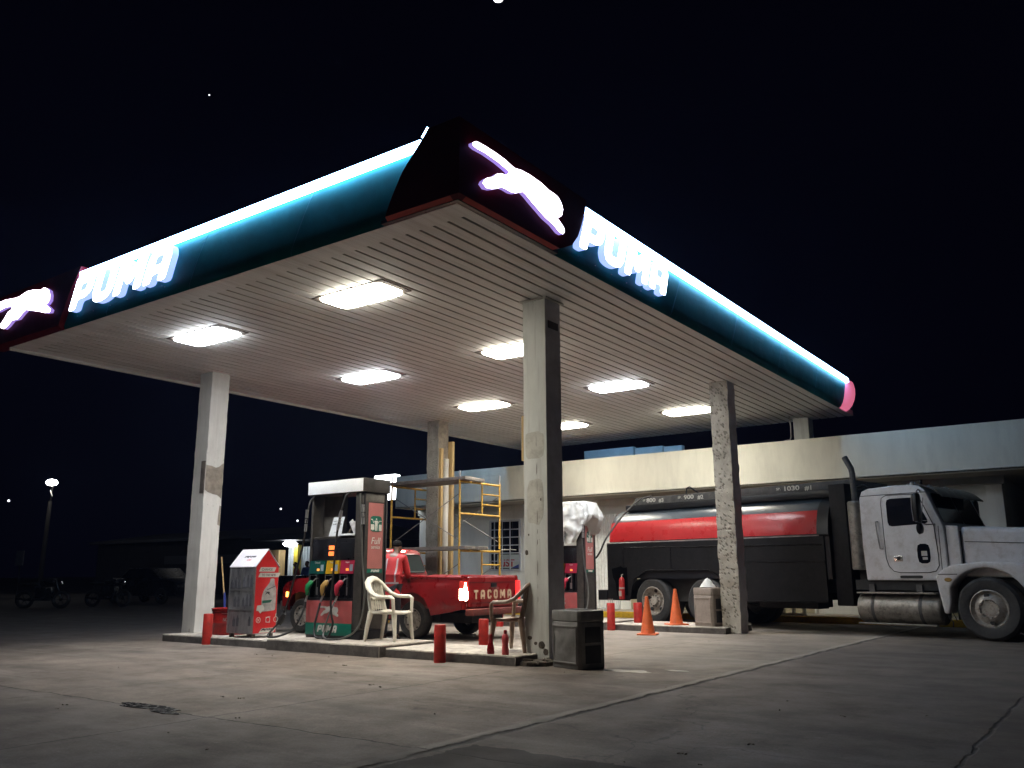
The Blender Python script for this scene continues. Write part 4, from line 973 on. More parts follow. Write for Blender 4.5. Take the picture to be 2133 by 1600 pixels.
# milky sheet tied over the second pump
bm = bmesh.new(); bmesh.ops.create_grid(bm, x_segments=2, y_segments=2, size=.1); bm.clear()
cx, cy = -10.22, 16.22; n, k = 120, 34; rows = []
for j in range(k + 1):
    t = j / k; r = []
    for i in range(n):
        a = 2 * PI * i / n; e = .42
        sx, sy = math.copysign(abs(math.cos(a)) ** e, math.cos(a)), math.copysign(abs(math.sin(a)) ** e, math.sin(a))
        if t < .25: q = t / .25; hx, hy, z = .67 * q, .34 * q, 2.66 - .03 * q * q
        else:
            q = (t - .25) / .75
            bulge = 1 + .22 * math.sin(q * 2.4) + .10 * math.sin(3 * a + q * 5) * q
            pin = 1 - .22 * q * q
            hx, hy = .67 * bulge * pin, .34 * (bulge + .25 * q) * pin; z = 2.63 - q * (.70 + .38 * max(0, math.cos(a - 3.95)) + .05 * math.sin(5 * a))
        v = Vector((cx + hx * sx, cy + hy * sy, z))
        if t > .25:
            fold = abs(math.sin(a * 7 + 2.5 * noise.noise((a * 1.3, q * 1.5, 2)))) - .5
            v += Vector((sx, sy, 0)) * fold * .09 * q
            tie = math.exp(-((a - 5.9) / .5) ** 2)                   # gathered where the cord ties it
            v += Vector((-sx, -sy, 0)) * tie * .16 * q * q
        f = noise.noise(v * 4.1) * .07 + noise.noise(Vector((v.x * 9, v.y * 9, v.z * 3.2))) * .06 + .04 * abs(noise.noise(v * 13))
        v += Vector((sx, sy, .2)).normalized() * f * min(1, t * 4)
        r.append(v)
    rows.append(r)
b = MB(); b.loft(rows[1:], cap=False); b.add([rows[1][i] for i in range(n)], [tuple(range(n))])
def thick(bm):
    bmesh.ops.solidify(bm, geom=bm.faces[:], thickness=.004)
tag(b.build('plastic_sheet', 'sheeting', smooth=50, deform=thick), 'wrinkled milky plastic sheet tied over the far fuel pump', 'plastic sheet')

# ------------------------------------------------------------------ oil cabinet
CX0, CX1, CY0, CY1 = -12.36, -11.70, 9.13, 9.60; cz = .185; ez = 1.235; rz = 1.52
cab = thing('oil_cabinet', 'house-shaped red and steel oil display cabinet by the drum', 'display cabinet', ((CX0 + CX1) / 2, (CY0 + CY1) / 2, .12))
b = MB(); b.box(CX0, CX1, CY0, CY1, cz, ez); b.prism([(CY0 + .003, ez + .001), (CY1 - .003, ez + .001), ((CY0 + CY1) / 2, rz - .01)], CX0 + .003, CX1 - .003, 'x')
b.build('case', 'stainless', cab, bevel=.006)
ym = (CY0 + CY1) / 2
gb = MB(); gb.prism([(CY0 + .012, cz + .01), (CY1 - .012, cz + .01), (CY1 - .012, ez), (ym, rz - .012), (CY0 + .012, ez)], CX1, CX1 + .006, 'x'); gb = gb.build('red_end', 'cab_red', cab, smooth=0)
mk = lambda y0, y1, th=.008: [Vector((CX0 - .01, y0, ez)), Vector((CX1 + .012, y0, ez)), Vector((CX1 + .012, ym, rz)), Vector((CX0 - .01, ym, rz))]
b = MB()
for y0 in (CY0 - .012, CY1 + .012):
    lo = mk(y0, 0); b.loft([[v for v in lo], [v + Vector((0, 0, .012)) for v in lo]])
rf = b.build('roof', 'cab_white', cab, smooth=0)
rr = Vector((1, 0, 0)); ru = Vector((0, ym - CY0 + .012, rz - ez)).normalized(); rn = rr.cross(ru)
rc = Vector(((CX0 + CX1) / 2, (CY0 + ym) / 2, (ez + rz) / 2 + .012))
place(outline_mesh(word('PUMA', .09), .001), 'lettering', 'ink', rf, rc + rn * .006 + rr * .06 + ru * .02, rr, ru, .2, .035)
place(outline_mesh([[(p[0] - 7.28, p[1] - 5.3) for p in catR]], .001), 'leaping_cat', 'ink', rf, rc + rn * .006 - rr * .08 + ru * .015, rr, ru, .12, .045)
text('Oil', 'lettering', 'cab_red', rf, rc + rn * .006 + rr * .04 - ru * .05, rr, ru, .1, .035, .001, shear=.3)
# steel door: see-through windows with dark bottles
fd = MB(); fd.box(CX0 + .015, CX1 - .015, CY0 - .006, CY0 - .0005, cz + .02, ez - .02); fd = fd.build('glazed_front', 'stainless', cab, smooth=0)
random.seed(3)
def bottle2(cx_, z0, w, h): return [(cx_ - w, z0), (cx_ + w, z0), (cx_ + w, z0 + h * .62), (cx_ + w * .35, z0 + h * .85), (cx_ + w * .3, z0 + h), (cx_ - w * .3, z0 + h), (cx_ - w * .35, z0 + h * .85), (cx_ - w, z0 + h * .62)]
for z0 in (.29, .60, .90):
    for k in range(6):
        x = CX0 + .09 + k * .095 + (.02 if k > 2 else 0)
        if random.random() < .25: continue
        b = MB(); b.prism(bottle2(x, z0 + .004 * k, .034, random.uniform(.13, .20)), CY0 - .0085, CY0 - .0062, 'y'); b.build('bottle', 'dark_bottle', fd, smooth=0)
b = MB()
for x in (CX0 + .012, (CX0 + CX1) / 2 - .014, CX1 - .04): b.box(x, x + .028, CY0 - .014, CY0 - .009, cz + .012, ez - .012)
for z in (.55, .86): b.box(CX0 + .041, CX1 - .041, CY0 - .0135, CY0 - .009, z, z + .022)
b.build('glazing_bar', 'silver', fd, smooth=0)
EX = CX1 + .0065
def band(y0, y1, z0, z1, wd_, m='decal_white'):
    q = MB(); q.prism([(y0, z0), (y1 - .035, z0), (y1, z1), (y0 + .035, z1)], EX, EX + .002, 'x'); q = q.build('slogan_band', m, gb, smooth=0)
    text(wd_, 'lettering', 'ink', q, (EX + .0035, (y0 + y1) / 2 - .012, (z0 + z1) / 2), (0, 1, 0), (0, 0, 1), (y1 - y0) * .62, (z1 - z0) * .55, .0008)
band(CY0 + .06, CY0 + .41, 1.165, 1.235, 'CHANGE'); band(CY0 + .05, CY0 + .50, 1.075, 1.145, 'TO THE NEW')
bt = MB(); yb = CY0 + .30
bt.prism(chaikin([Vector(p) for p in [(yb - .155, .525), (yb + .13, .545), (yb + .13, .88), (yb + .09, .97), (yb + .085, 1.055), (yb + .0, 1.055), (yb - .01, .99), (yb - .12, .87), (yb - .155, .78)]], .06), EX, EX + .002, 'x'); bt = bt.build('bottle_print', 'bottle_grey', gb, smooth=0)
b = MB(); b.prism([(yb - .14, .66), (yb + .02, .67), (yb + .055, .715), (yb - .14, .705)], EX + .0025, EX + .004, 'x'); b.build('green_flash', 'decal_green', bt, smooth=0)
place(outline_mesh([[(p[0] - 7.28, p[1] - 5.3) for p in catR]], .0008), 'leaping_cat', 'ink', bt, (EX + .0035, yb - .05, .82), (0, 1, 0), (0, 0, 1), .10, .05)
b = MB(); b.prism([(yb + .12, .93), (yb + .125, .945), (yb - .06, .88), (yb - .05, .87)], EX + .0025, EX + .004, 'x'); b.build('neck_line', 'dark_bottle', bt, smooth=0)
b = MB(); b.prism([(CY0 + .045, .545), (CY0 + .09, .545), (CY0 + .13, .50), (CY0 + .17, .545), (CY0 + .20, .55), (CY0 + .20, .60), (CY0 + .17, .635), (CY0 + .06, .63)], EX + .0045, EX + .006, 'x'); b.build('starburst', 'decal_white', gb, smooth=0)
for k, y in enumerate((CY0 + .10, CY0 + .29, CY0 + .45)):
    b = MB(); r = .042
    b.tube([(EX + .002, y + r * math.cos(a * PI / 8), .40 + r * math.sin(a * PI / 8)) for a in range(16)], .0045, 5, closed=True)
    if k == 0: b.tube([(EX + .002, y - .03, .37), (EX + .002, y + .03, .43)], .004, 5); b.tube([(EX + .002, y - .03, .43), (EX + .002, y + .03, .37)], .004, 5)
    if k == 1: b.tube([(EX + .002, y - .04, .44), (EX + .002, y + .04, .45), (EX + .002, y + .04, .35), (EX + .002, y - .04, .36)], .004, 5, closed=True)
    if k == 2: b.tube([(EX + .002, y, .44), (EX + .002, y + .005, .50), (EX + .002, y - .012, .46)], .004, 5, closed=True)
    b.build('feature_icon', 'decal_white', gb, smooth=0)
for y0, y1, z0, z1 in ((CY0 + .15, CY0 + .47, .235, .27), (CY0 + .12, CY0 + .44, .20, .232)):
    b = MB(); b.prism([(y0, z0), (y1 - .03, z0), (y1, z1), (y0 + .03, z1)], EX, EX + .002, 'x'); lg = b.build('logo_band', 'decal_white', gb, smooth=0)
place(outline_mesh(word('PUMA', .09), .0008), 'lettering', 'ink', lg, (EX + .0035, CY0 + .33, .247), (0, 1, 0), (0, 0, 1), .17, .03)
place(outline_mesh([[(p[0] - 7.28, p[1] - 5.3) for p in catR]], .0008), 'leaping_cat', 'ink', lg, (EX + .0035, CY0 + .20, .245), (0, 1, 0), (0, 0, 1), .09, .04)
for x, y in ((CX0 + .06, CY0 + .06), (CX1 - .06, CY0 + .06), (CX0 + .06, CY1 - .06), (CX1 - .06, CY1 - .06)):
    b = MB(); b.box(x - .03, x + .03, y - .03, y + .03, .12, cz - .001); b.build('foot', 'old_wood', cab, bevel=.004)
# ------------------------------------------------------------------ drum, mop, bollards
dr = thing('drum', 'cut-down red steel drum with lid beside the white column', 'drum', (-12.93, 9.62, .12))
b = MB(); R = .305
pr = [(0, .12), (R - .012, .12), (R, .135), (R, .30), (R + .01, .315), (R, .33), (R, .50), (R + .012, .505), (R + .014, .535), (R - .01, .54)]
b.lathe(pr, (-12.93, 9.62, 0), n=40, cap=False); b.build('body', 'red_drum', dr)
b = MB(); b.lathe([(0, .548), (R - .04, .548), (R - .02, .556), (R + .02, .556), (R + .022, .541), (0, .5405)], (-12.93, 9.62, 0), n=40, cap=False); b.build('lid', 'red_drum', dr)
b = MB(); b.tube([(-12.93 - R - .005, 9.5, .46), (-12.93 - R - .05, 9.52, .455), (-12.93 - R - .05, 9.62, .455), (-12.93 - R - .005, 9.64, .46)], .008, 6); b.build('handle', 'black_metal', dr)
a0 = math.atan2(-.72, .55)
text('NO', 'lettering', 'decal_dim', dr, (-12.93 + (R + .003) * math.cos(a0), 9.62 + (R + .003) * math.sin(a0), .375), (-math.sin(a0), math.cos(a0), 0), (0, 0, 1), .075, .06, .002)
b = MB(); b.tube([(-12.93 + (R + .004) * math.cos(a), 9.62 + (R + .004) * math.sin(a), .475) for a in [-1.15 + .06 * k for k in range(12)]], .006, 6); b.build('hoop', 'pale_red', dr)
mp = thing('mop', 'long wooden mop handle with blue sleeve standing by the red drum', 'mop', (-13.60, 9.99, .12))
b = MB(); b.tube([(-13.62, 10.0, .30), (-13.66, 9.99, .75), (-13.77, 9.96, 1.44)], .013, 8); b.build('handle', 'wood', mp)
b = MB(); b.tube([(-13.61, 10.0, .25), (-13.65, 9.99, .80)], .02, 8); b.build('sleeve', 'blue_tape', mp)
b = MB(); b.lathe([(0, .12), (.10, .12), (.08, .19), (.03, .26), (0, .27)], (-13.605, 10.0, 0), n=14, cap=False); b.build('head', 'decal_dim', mp)
def bollard(x, y, z0, z1, label, r=.077):
    b = MB(); b.lathe([(0, z0 - .02), (r, z0 - .02), (r, z1 - .012), (r - .008, z1), (r - .02, z1 - .004), (0, z1 - .006)], (x, y, 0), n=28, cap=False)
    tag(b.build('bollard', 'red_post'), label, 'bollard', 'short red steel bollards')
bollard(-12.66, 8.98, 0, .49, 'red bollard standing in front of the red drum')
bollard(-7.51, 8.83, 0, .47, 'red bollard in front of the low slab, nearest the two bottles')
bollard(-8.43, 10.95, 0, .43, 'red bollard between the pickup and the brown chair')
bollard(-8.82, 15.66, 0, .53, 'red bollard with thin rods on top below the tanker rear', .08)
bollard(-8.60, 16.40, .12, .52, 'red bollard just behind the left traffic cone', .09)
bollard(-11.5, 15.5, 0, .50, 'red bollard half hidden behind the brown chair seat', .085)
b = MB()
for dx in (-.035, 0, .035): b.tube([(-8.82 + dx, 15.66, .50), (-8.82 + dx * 1.2, 15.66, .62)], .008, 6)
tag(b.build('anchor_rod', 'steel_grey'), 'three thin steel rods poking from the top of a red bollard', 'rods')

# ------------------------------------------------------------------ chairs
def chair(loc, rot, label, m, slat):
    t = thing('plastic_chair', label, 'chair', loc, rot, 'plastic armchairs on the island')
    # local: seat faces +x, near side -y; built with tapered tubes and thin shells
    for x, y, name in ((.20, -.25, 'leg'), (.20, .25, 'leg'), (-.20, -.23, 'leg'), (-.20, .23, 'leg')):
        s = 1 if y > 0 else -1
        b = MB()
        if x > 0: b.tube([(x + .045, y + s * .015, 0), (x + .02, y, .22), (x, y - s * .02, .41)], [.028, .036, .050], 8, flat=.8)
        else: b.tube([(x - .075, y + s * .01, 0), (x - .04, y, .22), (x, y - s * .02, .42)], [.028, .038, .052], 8, flat=.8)
        b.build(name, m, t, local=True)
    st = MB(); nx, ny = 9, 9; top = []; 
    for j in range(ny + 1):
        for i in range(nx + 1):
            u, v = i / nx, j / ny * 2 - 1
            x = -.22 + .46 * u; w = .25 - .03 * (1 - u)
            z = .43 + .012 * math.cos(u * 5) - .02 * (1 - v * v) * (1 - .6 * u) - (.03 * max(0, (u - .86) / .14) ** 2)
            top.append(Vector((x, v * w, z)))
    N = len(top); fs = []
    for j in range(ny):
        for i in range(nx):
            a = j * (nx + 1) + i; fs.append((a, a + 1, a + nx + 2, a + nx + 1))
    st.add(top, fs)
    st.build('seat', m, t, local=True, smooth=60, deform=lambda bm: bmesh.ops.solidify(bm, geom=bm.faces[:], thickness=.022))
    ap = MB(); ap.tube([(.22, -.23, .40), (.24, 0, .39), (.22, .23, .40)], .018, 8); ap.tube([(-.2, -.22, .40), (.2, -.24, .40)], .018, 8); ap.tube([(-.2, .22, .40), (.2, .24, .40)], .018, 8); ap.tube([(-.2, -.21, .40), (-.22, 0, .40), (-.2, .21, .40)], .018, 8)
    ap.build('seat_apron', m, t, local=True)
    # arms and back hoop are one flowing band
    hp = []
    side = [(.215, .27, .40), (.21, .285, .53), (.205, .29, .605), (.17, .292, .628), (.07, .295, .630), (-.04, .293, .636), (-.14, .28, .672), (-.225, .25, .75), (-.28, .19, .83), (-.30, .10, .878)]
    full = [Vector((x, -y, z)) for x, y, z in side] + [Vector((-.305, 0, .895))] + [Vector((x, y, z)) for x, y, z in side[::-1]]
    rr_ = [.032, .034, .038, .042, .042, .042, .044, .048, .050, .050]
    b = MB(); b.tube(full, rr_ + [.050] + rr_[::-1], 10, flat=.65); b.build('arm_hoop', m, t, local=True)
    for s in (-1, 1):
        b = MB(); b.tube([(-.20, s * .20, .41), (-.245, s * .19, .60), (-.285, s * .165, .86)], [.036, .032, .026], 8); b.build('back_post', m, t, local=True)
    b = MB(); b.tube([(-.2, -.20, .60), (-.27, 0, .60), (-.2, .20, .60)], .016, 8) if not slat else None
    if slat:
        for y in (-.12, -.06, 0, .06, .12): b.tube([(-.235 - .02 * math.cos(y * 9), y * .95, .43), (-.27 - .02 * math.cos(y * 9), y, .65), (-.295, y, .88)], [.013, .015, .015], 6, flat=.5)
    else:
        for k in range(22):
            z = .45 + k * .0185
            if abs(z - .60) < .014: continue
            x = -.215 - (z - .43) * .19; w = .19 - (z - .43) * .05
            b.tube([(x + .02, -w, z), (x - .02, 0, z), (x + .02, w, z)], .0055, 5)
        for y in (-.13, -.065, 0, .065, .13): b.tube([(-.232, y, .43), (-.27, y, .65), (-.30, y, .88)], .006, 5)
    b.build('back_lattice', m, t, local=True)
    return t
chair((-9.17, 9.63, .158), math.radians(14), 'white plastic armchair with lattice back beside the fuel pump', 'plastic_white', False)
chair((-6.86, 9.62, .118), math.radians(184), 'brown plastic armchair with slatted back behind the front column', 'plastic_brown', True)
# oil bottles standing by the brown chair
def bottle(x, y, z, prof, m, label, capm='bottle_red'):
    t = thing('oil_bottle', label, 'bottle', (x, y, z), 0, 'oil bottles on the island edge')
    b = MB(); b.lathe(prof, n=20, cap=False); b.build('body', m, t, local=True)
    h = max(p[1] for p in prof)
    b = MB(); b.lathe([(.0, h - .002), (.021, h - .002), (.023, h + .03), (.019, h + .045), (0, h + .046)], n=16, cap=False); b.build('cap', capm, t, local=True)
bottle(-6.86, 9.06, .118, [(0, 0), (.042, 0), (.048, .02), (.048, .07), (.038, .11), (.026, .14), (.024, .19), (.018, .20), (0, .20)], 'bottle_red', 'dark red squat bottle, left of the tall pink one', 'bottle_red')
bottle(-6.66, 9.10, .118, [(0, 0), (.042, 0), (.045, .015), (.043, .08), (.037, .11), (.044, .16), (.046, .20), (.034, .24), (.02, .255), (0, .255)], 'bottle_pink', 'tall pink bottle with red cap beside the front column')

# ------------------------------------------------------------------ litter bins
def bin_(loc, rot, w, d, h, m, dark, label, dent):
    t = thing('litter_bin', label, 'litter bin', loc, rot, 'square lidded litter bins')
    ch = .035
    oct_ = [(ch, 0), (w - ch, 0), (w, ch), (w, d - ch), (w - ch, d), (ch, d), (0, d - ch), (0, ch)]
    b = MB(); e = .02
    sc = lambda p, k: (w / 2 + (p[0] - w / 2) * k, d / 2 + (p[1] - d / 2) * k)
    b.loft([[Vector((*sc(p, k), z)) for p in oct_] for k, z in ((.97, 0), (1, .02), (1, h * .79), (.975, h * .805))])
    b.build('body', m, t, local=True, bevel=.004)
    b = MB(); b.loft([[Vector((*sc(p, k), z)) for p in oct_] for k, z in ((.98, h * .806), (1.01, h * .82), (1.01, h * .975), (.985, h))])
    lid = b.build('lid', m, t, local=True, bevel=.004)
    b = MB(); b.box(w * .22, w * .78, d * .22, d * .78, h + .001, h + .012); b.build('opening_rim', m, lid, local=True, bevel=.004)
    b = MB(); b.box(w * .27, w * .73, d * .27, d * .73, h + .0125, h + .0145); b.build('opening', dark, lid, local=True)
    # raised frame and inset sheet on the front and the right side
    f = MB(); x0, x1, z0, z1 = .05, w - .05, .06, h * .74
    for q in ((x0, x1, z0, z0 + .02), (x0, x1, z1 - .02, z1), (x0, x0 + .02, z0 + .0205, z1 - .0205), (x1 - .02, x1, z0 + .0205, z1 - .0205)): f.box(q[0], q[1], -.012, .004, q[2], q[3])
    f.build('front_frame', m, t, local=True, bevel=.004)
    bm = bmesh.new(); nx_, nz_ = 16, 22
    vs = [[bm.verts.new((x0 + .02 + (x1 - x0 - .04) * i / nx_, -.002 - (dent * max(0, math.sin(PI * (i / nx_) ** 2.2) * math.sin(PI * (j / nz_) ** 1.2)) + dent * .35 * noise.noise((i * .25, j * .2, 3))), z0 + .02 + (z1 - z0 - .04) * j / nz_)) for i in range(nx_ + 1)] for j in range(nz_ + 1)]
    for j in range(nz_):
        for i in range(nx_): bm.faces.new((vs[j][i], vs[j][i + 1], vs[j + 1][i + 1], vs[j + 1][i]))
    finish(bm, 'front_panel', m, t, 60, True)
    b = MB(); b.box(w - .003, w + .003, d * .22, d * .80, h * .10, h * .40); b.box(w - .003, w + .003, d * .22, d * .80, h * .45, h * .72); b.build('side_recess', dark, t, local=True, bevel=.002)
    return t
bin_((-6.03, 9.19, 0), math.atan2(-.171, .513), .54, .42, .675, 'bin_grey', 'bin_dark', 'dark grey square litter bin right of the white front column', .022)
bin_((-7.20, 16.02, .12), math.atan2(-.20, .50), .52, .42, .715, 'bin_beige', 'bin_dark', 'beige square litter bin left of the hacked column', .004)
b = MB(); vs = []
for j in range(7):
    t = j / 6; vs.append([Vector((-6.91 + (.155 * (1 - t) ** .7 + .02 * noise.noise((i, j, 2))) * math.cos(i * PI / 8), 16.10 + (.13 * (1 - t) ** .7 + .02 * noise.noise((i, j, 7))) * math.sin(i * PI / 8), .848 + .17 * t + .02 * noise.noise((i * .7, j, 4)) * (t > 0))) for i in range(16)])
b.loft(vs); tag(b.build('crumpled_bag', 'sheeting', smooth=50), 'crumpled white plastic bag lying on top of the beige bin', 'bag')
# ------------------------------------------------------------------ traffic cones
def cone_(x, y, z, label, rot):
    t = thing('traffic_cone', label, 'traffic cone', (x, y, z), rot, 'orange traffic cones')
    b = MB(); b.box(-.18, .18, -.18, .18, 0, .028); b.build('base', 'cone', t, local=True, bevel=.012)
    b = MB(); b.lathe([(.135, .028), (.128, .05), (.032, .665), (.030, .685), (.022, .69), (.022, .64), (.1, .03)], n=28, cap=False); b.build('body', 'cone', t, local=True)
cone_(-7.60, 14.86, 0, 'orange traffic cone standing on the forecourt in front of the island', .3)
cone_(-7.58, 16.05, .12, 'orange traffic cone standing on the island next to the beige bin', .9)

# ------------------------------------------------------------------ scaffold round the hacked column
sf_ = thing('scaffold', 'yellow tube scaffold tower with grey planks around the hacked column', 'scaffold', (-13.25, 15.75, 0))
YA, YBk = 14.98, 16.48
for x in (-12.22, -14.30):
    for z0, z1 in ((.0, 1.66), (1.66, 3.20)):
        f = MB(); r = .024
        for y in (YA, YBk): f.cyl((x, y, z0 + .02), (x, y, z1), r, n=10)
        f.cyl((x, YA, z1 - .04), (x, YBk, z1 - .04), r, n=10)
        zm = z0 + .78 if z0 > 1 else z0 + .72
        f.cyl((x, YA, zm), (x, YBk, zm), r * .92, n=10)
        yi = YA + .82
        f.cyl((x, yi, zm if z0 > 1 else zm - .4), (x, yi, z1 - .04), r * .8, n=8)
        for k in (1, 2): z = zm + (z1 - .04 - zm) * k / 3 ; f.cyl((x, yi, z), (x, YBk, z), r * .7, n=8)
        f.build('end_frame', 'scaffold', sf_)
for x in (-12.22, -14.30):
    for y in (YA, YBk):
        b = MB(); b.cyl((x, y, 3.17), (x, y, 3.40), .017, n=8); b.build('spigot', 'steel_grey', sf_)
for y in (YA + .03, YBk - .03):
    for z0, z1 in ((.3, 1.35), (1.85, 2.9)):
        b = MB(); b.cyl((-14.27, y, z1), (-12.25, y, z0), .011, n=6); b.cyl((-14.27, y + .024, z0), (-12.25, y + .024, z1), .011, n=6); b.build('cross_brace', 'steel_grey', sf_)
for z, y0, y1, xe in ((3.185, YA - .02, YA + .36, -12.05), (3.185, YA + .40, YA + .76, -12.1), (1.645, YA - .02, YA + .36, -12.05), (1.645, YA + .40, YA + .76, -12.0)):
    b = MB(); b.box(-14.42, xe, y0, y1, z, z + .075); b.build('plank', 'plank_metal', sf_, bevel=.006)
b = MB(); b.tube([(-12.2, YBk + .02, 1.66), (-12.12, YBk + .3, 1.68), (-12.1, YBk + .5, 1.67)], .012, 6); b.build('loose_clip', 'steel_grey', sf_)

# ------------------------------------------------------------------ vehicles: shared shapes
def arc(cx, cz, r, a0, a1, n): return [(cx + r * math.cos(math.radians(a0 + (a1 - a0) * i / n)), cz + r * math.sin(math.radians(a0 + (a1 - a0) * i / n))) for i in range(n + 1)]
def skin_panel(b, poly, f, th, side, step=.11):
    """outline in x-z, curved outward by y = f(x, z), with a real thickness"""
    bm = bmesh.new(); bm.faces.new([bm.verts.new((x, 0, z)) for x, z in poly])
    xs = [p[0] for p in poly]; zs = [p[1] for p in poly]
    for ax, lo, hi in ((0, min(xs), max(xs)), (2, min(zs), max(zs))):
        k = int((hi - lo) / step)
        for i in range(1, k):
            co = [0, 0, 0]; no = [0, 0, 0]; co[ax] = lo + (hi - lo) * i / k; no[ax] = 1
            bmesh.ops.bisect_plane(bm, geom=bm.verts[:] + bm.edges[:] + bm.faces[:], plane_co=co, plane_no=no)
    bmesh.ops.triangulate(bm, faces=[q for q in bm.faces if len(q.verts) > 4])
    bm.verts.index_update(); V = [v.co.copy() for v in bm.verts]; F = [[v.index for v in q.verts] for q in bm.faces]
    E_ = [[v.index for v in e.verts] for e in bm.edges if len(e.link_faces) == 1]; bm.free(); n = len(V)
    out = [Vector((v.x, side * f(v.x, v.z), v.z)) for v in V] + [Vector((v.x, side * (f(v.x, v.z) - th), v.z)) for v in V]
    b.add(out, F + [[n + i for i in q[::-1]] for q in F] + [(a, c, n + c, n + a) for a, c in E_])
def ypoly_face(xf, poly, off, th):
    """a pane that follows a sloping end face: poly in y-z, x = xf(z) + off"""
    return [[Vector((xf(z) + off + t, y, z)) for y, z in poly] for t in (0, th)]
def wheel(par, c, R, w, rr, side, tyre, rim, style, name='wheel'):
    """side = -1: outer face towards -y in the vehicle's own frame"""
    o = bpy.data.objects.new(name, None); C.objects.link(o); o.parent = par; o.location = c; o.empty_display_size = .1
    W[o] = W[par] @ Matrix.Translation(c)
    h = w / 2; s = side
    b = MB(); b.lathe([(rr, -h * .86), (rr + .03, -h), (R * .9, -h), (R * .985, -h * .72), (R, -h * .3), (R, h * .3), (R * .985, h * .72), (R * .9, h), (rr + .03, h), (rr, h * .86)], axis='y', n=44, cap=False)
    b.lathe([(R + .002, -h * .35), (R + .002, -h * .2)], axis='y', n=44, cap=False)
    b.build('tyre', tyre, o, local=True, smooth=40)
    b = MB()
    if style == 'car':
        pr = [(rr, s * h * .9), (rr - .012, s * h * .92), (rr - .02, s * h * .55), (rr * .72, s * h * .45), (rr * .6, s * h * .62), (rr * .42, s * h * .66), (rr * .36, s * h * .78), (rr * .2, s * h * .86), (0, s * h * .86)]
        b.lathe(pr, axis='y', n=36, cap=False)
    elif style == 'rear':
        pr = [(rr, s * h * .95), (rr - .015, s * h * 1.0), (rr - .03, s * h * .8), (rr - .05, s * h * .1), (rr * .78, -s * h * .1), (rr * .5, -s * h * .12), (rr * .45, s * h * .25), (rr * .30, s * h * .35), (rr * .28, s * h * .75), (0, s * h * .8)]
        b.lathe(pr, axis='y', n=40, cap=False)
    else:
        pr = [(rr, s * h * .9), (rr - .015, s * h * .95), (rr - .03, s * h * .75), (rr * .80, s * h * .55), (rr * .62, s * h * 1.0), (rr * .5, s * h * 1.08), (rr * .42, s * h * .9), (0, s * h * .9)]
        b.lathe(pr, axis='y', n=40, cap=False)
    rm = b.build('rim', rim, o, local=True, smooth=40)
    b = MB(); k = 6 if style == 'car' else 10; rb = rr * (.36 if style == 'car' else .37 if style == 'rear' else .46)
    yb = s * h * (.80 if style == 'car' else .33 if style == 'rear' else 1.02)
    for i in range(k):
        a = 2 * PI * i / k; b.cyl((rb * math.cos(a), yb - s * .005, rb * math.sin(a)), (rb * math.cos(a), yb + s * .02, rb * math.sin(a)), .011 if style == 'car' else .017, n=6)
    b.build('wheel_nut', 'chrome' if style != 'car' else 'rim_dull', rm, local=True); C.objects[-1]['kind'] = 'stuff'
    b = MB()
    for i in range(8 if style == 'car' else 5 if style == 'rear' else 2):
        n_ = 8 if style == 'car' else 5 if style == 'rear' else 2
        a = 2 * PI * (i + .25) / n_ + (.9 if style == 'front' else 0); rh = rr * (.82 if style == 'car' else .70)
        yy = s * h * (.50 if style == 'car' else -.06 if style == 'rear' else .80)
        q = [(rh * math.cos(a) + rr * (.09 if style == 'car' else .13) * math.cos(t * PI / 5), rh * math.sin(a) + rr * (.09 if style == 'car' else .13) * math.sin(t * PI / 5)) for t in range(10)]
        b.prism(q, yy, yy + s * (.012 if style == 'car' else .02), 'y')
    b.build('hand_hole', 'truck_seam', rm, local=True); C.objects[-1]['kind'] = 'stuff'
    return o

# ------------------------------------------------------------------ red pickup
pk = thing('pickup_truck', 'old red pickup with glowing tail lamp parked at the pump', 'pickup truck', (-9.45, 12.52, 0), PI)
RX, FX, RW = 1.14, 4.08, .33
side = [(.03, .52), (.03, 1.06), (1.2, 1.068), (2.12, 1.075), (3.4, 1.085), (4.3, 1.03), (4.66, .95), (4.78, .84), (4.80, .60), (4.74, .46), (4.54, .44)] + \
       arc(FX, RW + .04, .42, 8, 172, 14) + [(3.64, .36), (3.56, .33), (1.66, .33), (1.58, .36)] + arc(RX, RW + .04, .43, 5, 175, 14) + [(.66, .42), (.5, .44)]
def ymap(x, z):
    y = .835 - .05 * max(0, (.62 - z) / .3) ** 1.5 - .10 * max(0, (z - .93) / .15) ** 2 * .35
    y += .012 * math.exp(-((z - .90) / .03) ** 2) - .008 * math.exp(-((z - .62) / .02) ** 2)
    for c in (RX, FX):
        d = math.hypot(x - c, z - RW - .04); y += .03 * max(0, 1 - abs(d - .44) / .14)
    return y - .22 * max(0, (x - 4.15) / .65) ** 2.2 - .012 * max(0, (.25 - x) / .25) ** 2
b = MB()
for s in (1, -1): skin_panel(b, side, ymap, .03, s)
b.m = 0
for s in (1, -1):
    b.tube([(.04, s * .80, 1.055), (1.0, s * .80, 1.062), (2.1, s * .80, 1.07)], .035, 8)
    b.box(.02, .07, min(s * .70, s * .815), max(s * .70, s * .815), .52, 1.05)
b.box(2.06, 2.11, -.79, .79, .56, 1.06)
b.prism([(3.42, 1.08), (4.3, 1.045), (4.64, .96), (4.74, .86), (4.74, .5), (4.60, .5), (4.58, .82), (3.42, .95)], -.74, .74, 'y')
b.build('body', 'car_red', pk, local=True, smooth=45)
b = MB(); b.box(.06, 2.06, -.78, .78, .52, .56); b.box(.70, 1.58, .60, .78, .561, .80); b.box(.70, 1.58, -.78, -.60, .561, .80); b.build('bed_floor', 'car_red_dirty', pk, local=True, bevel=.01)
xr = lambda z: 2.13 + (z - 1.05) * .25
xf = lambda z: 3.66 - (z - 1.05) * 1.1
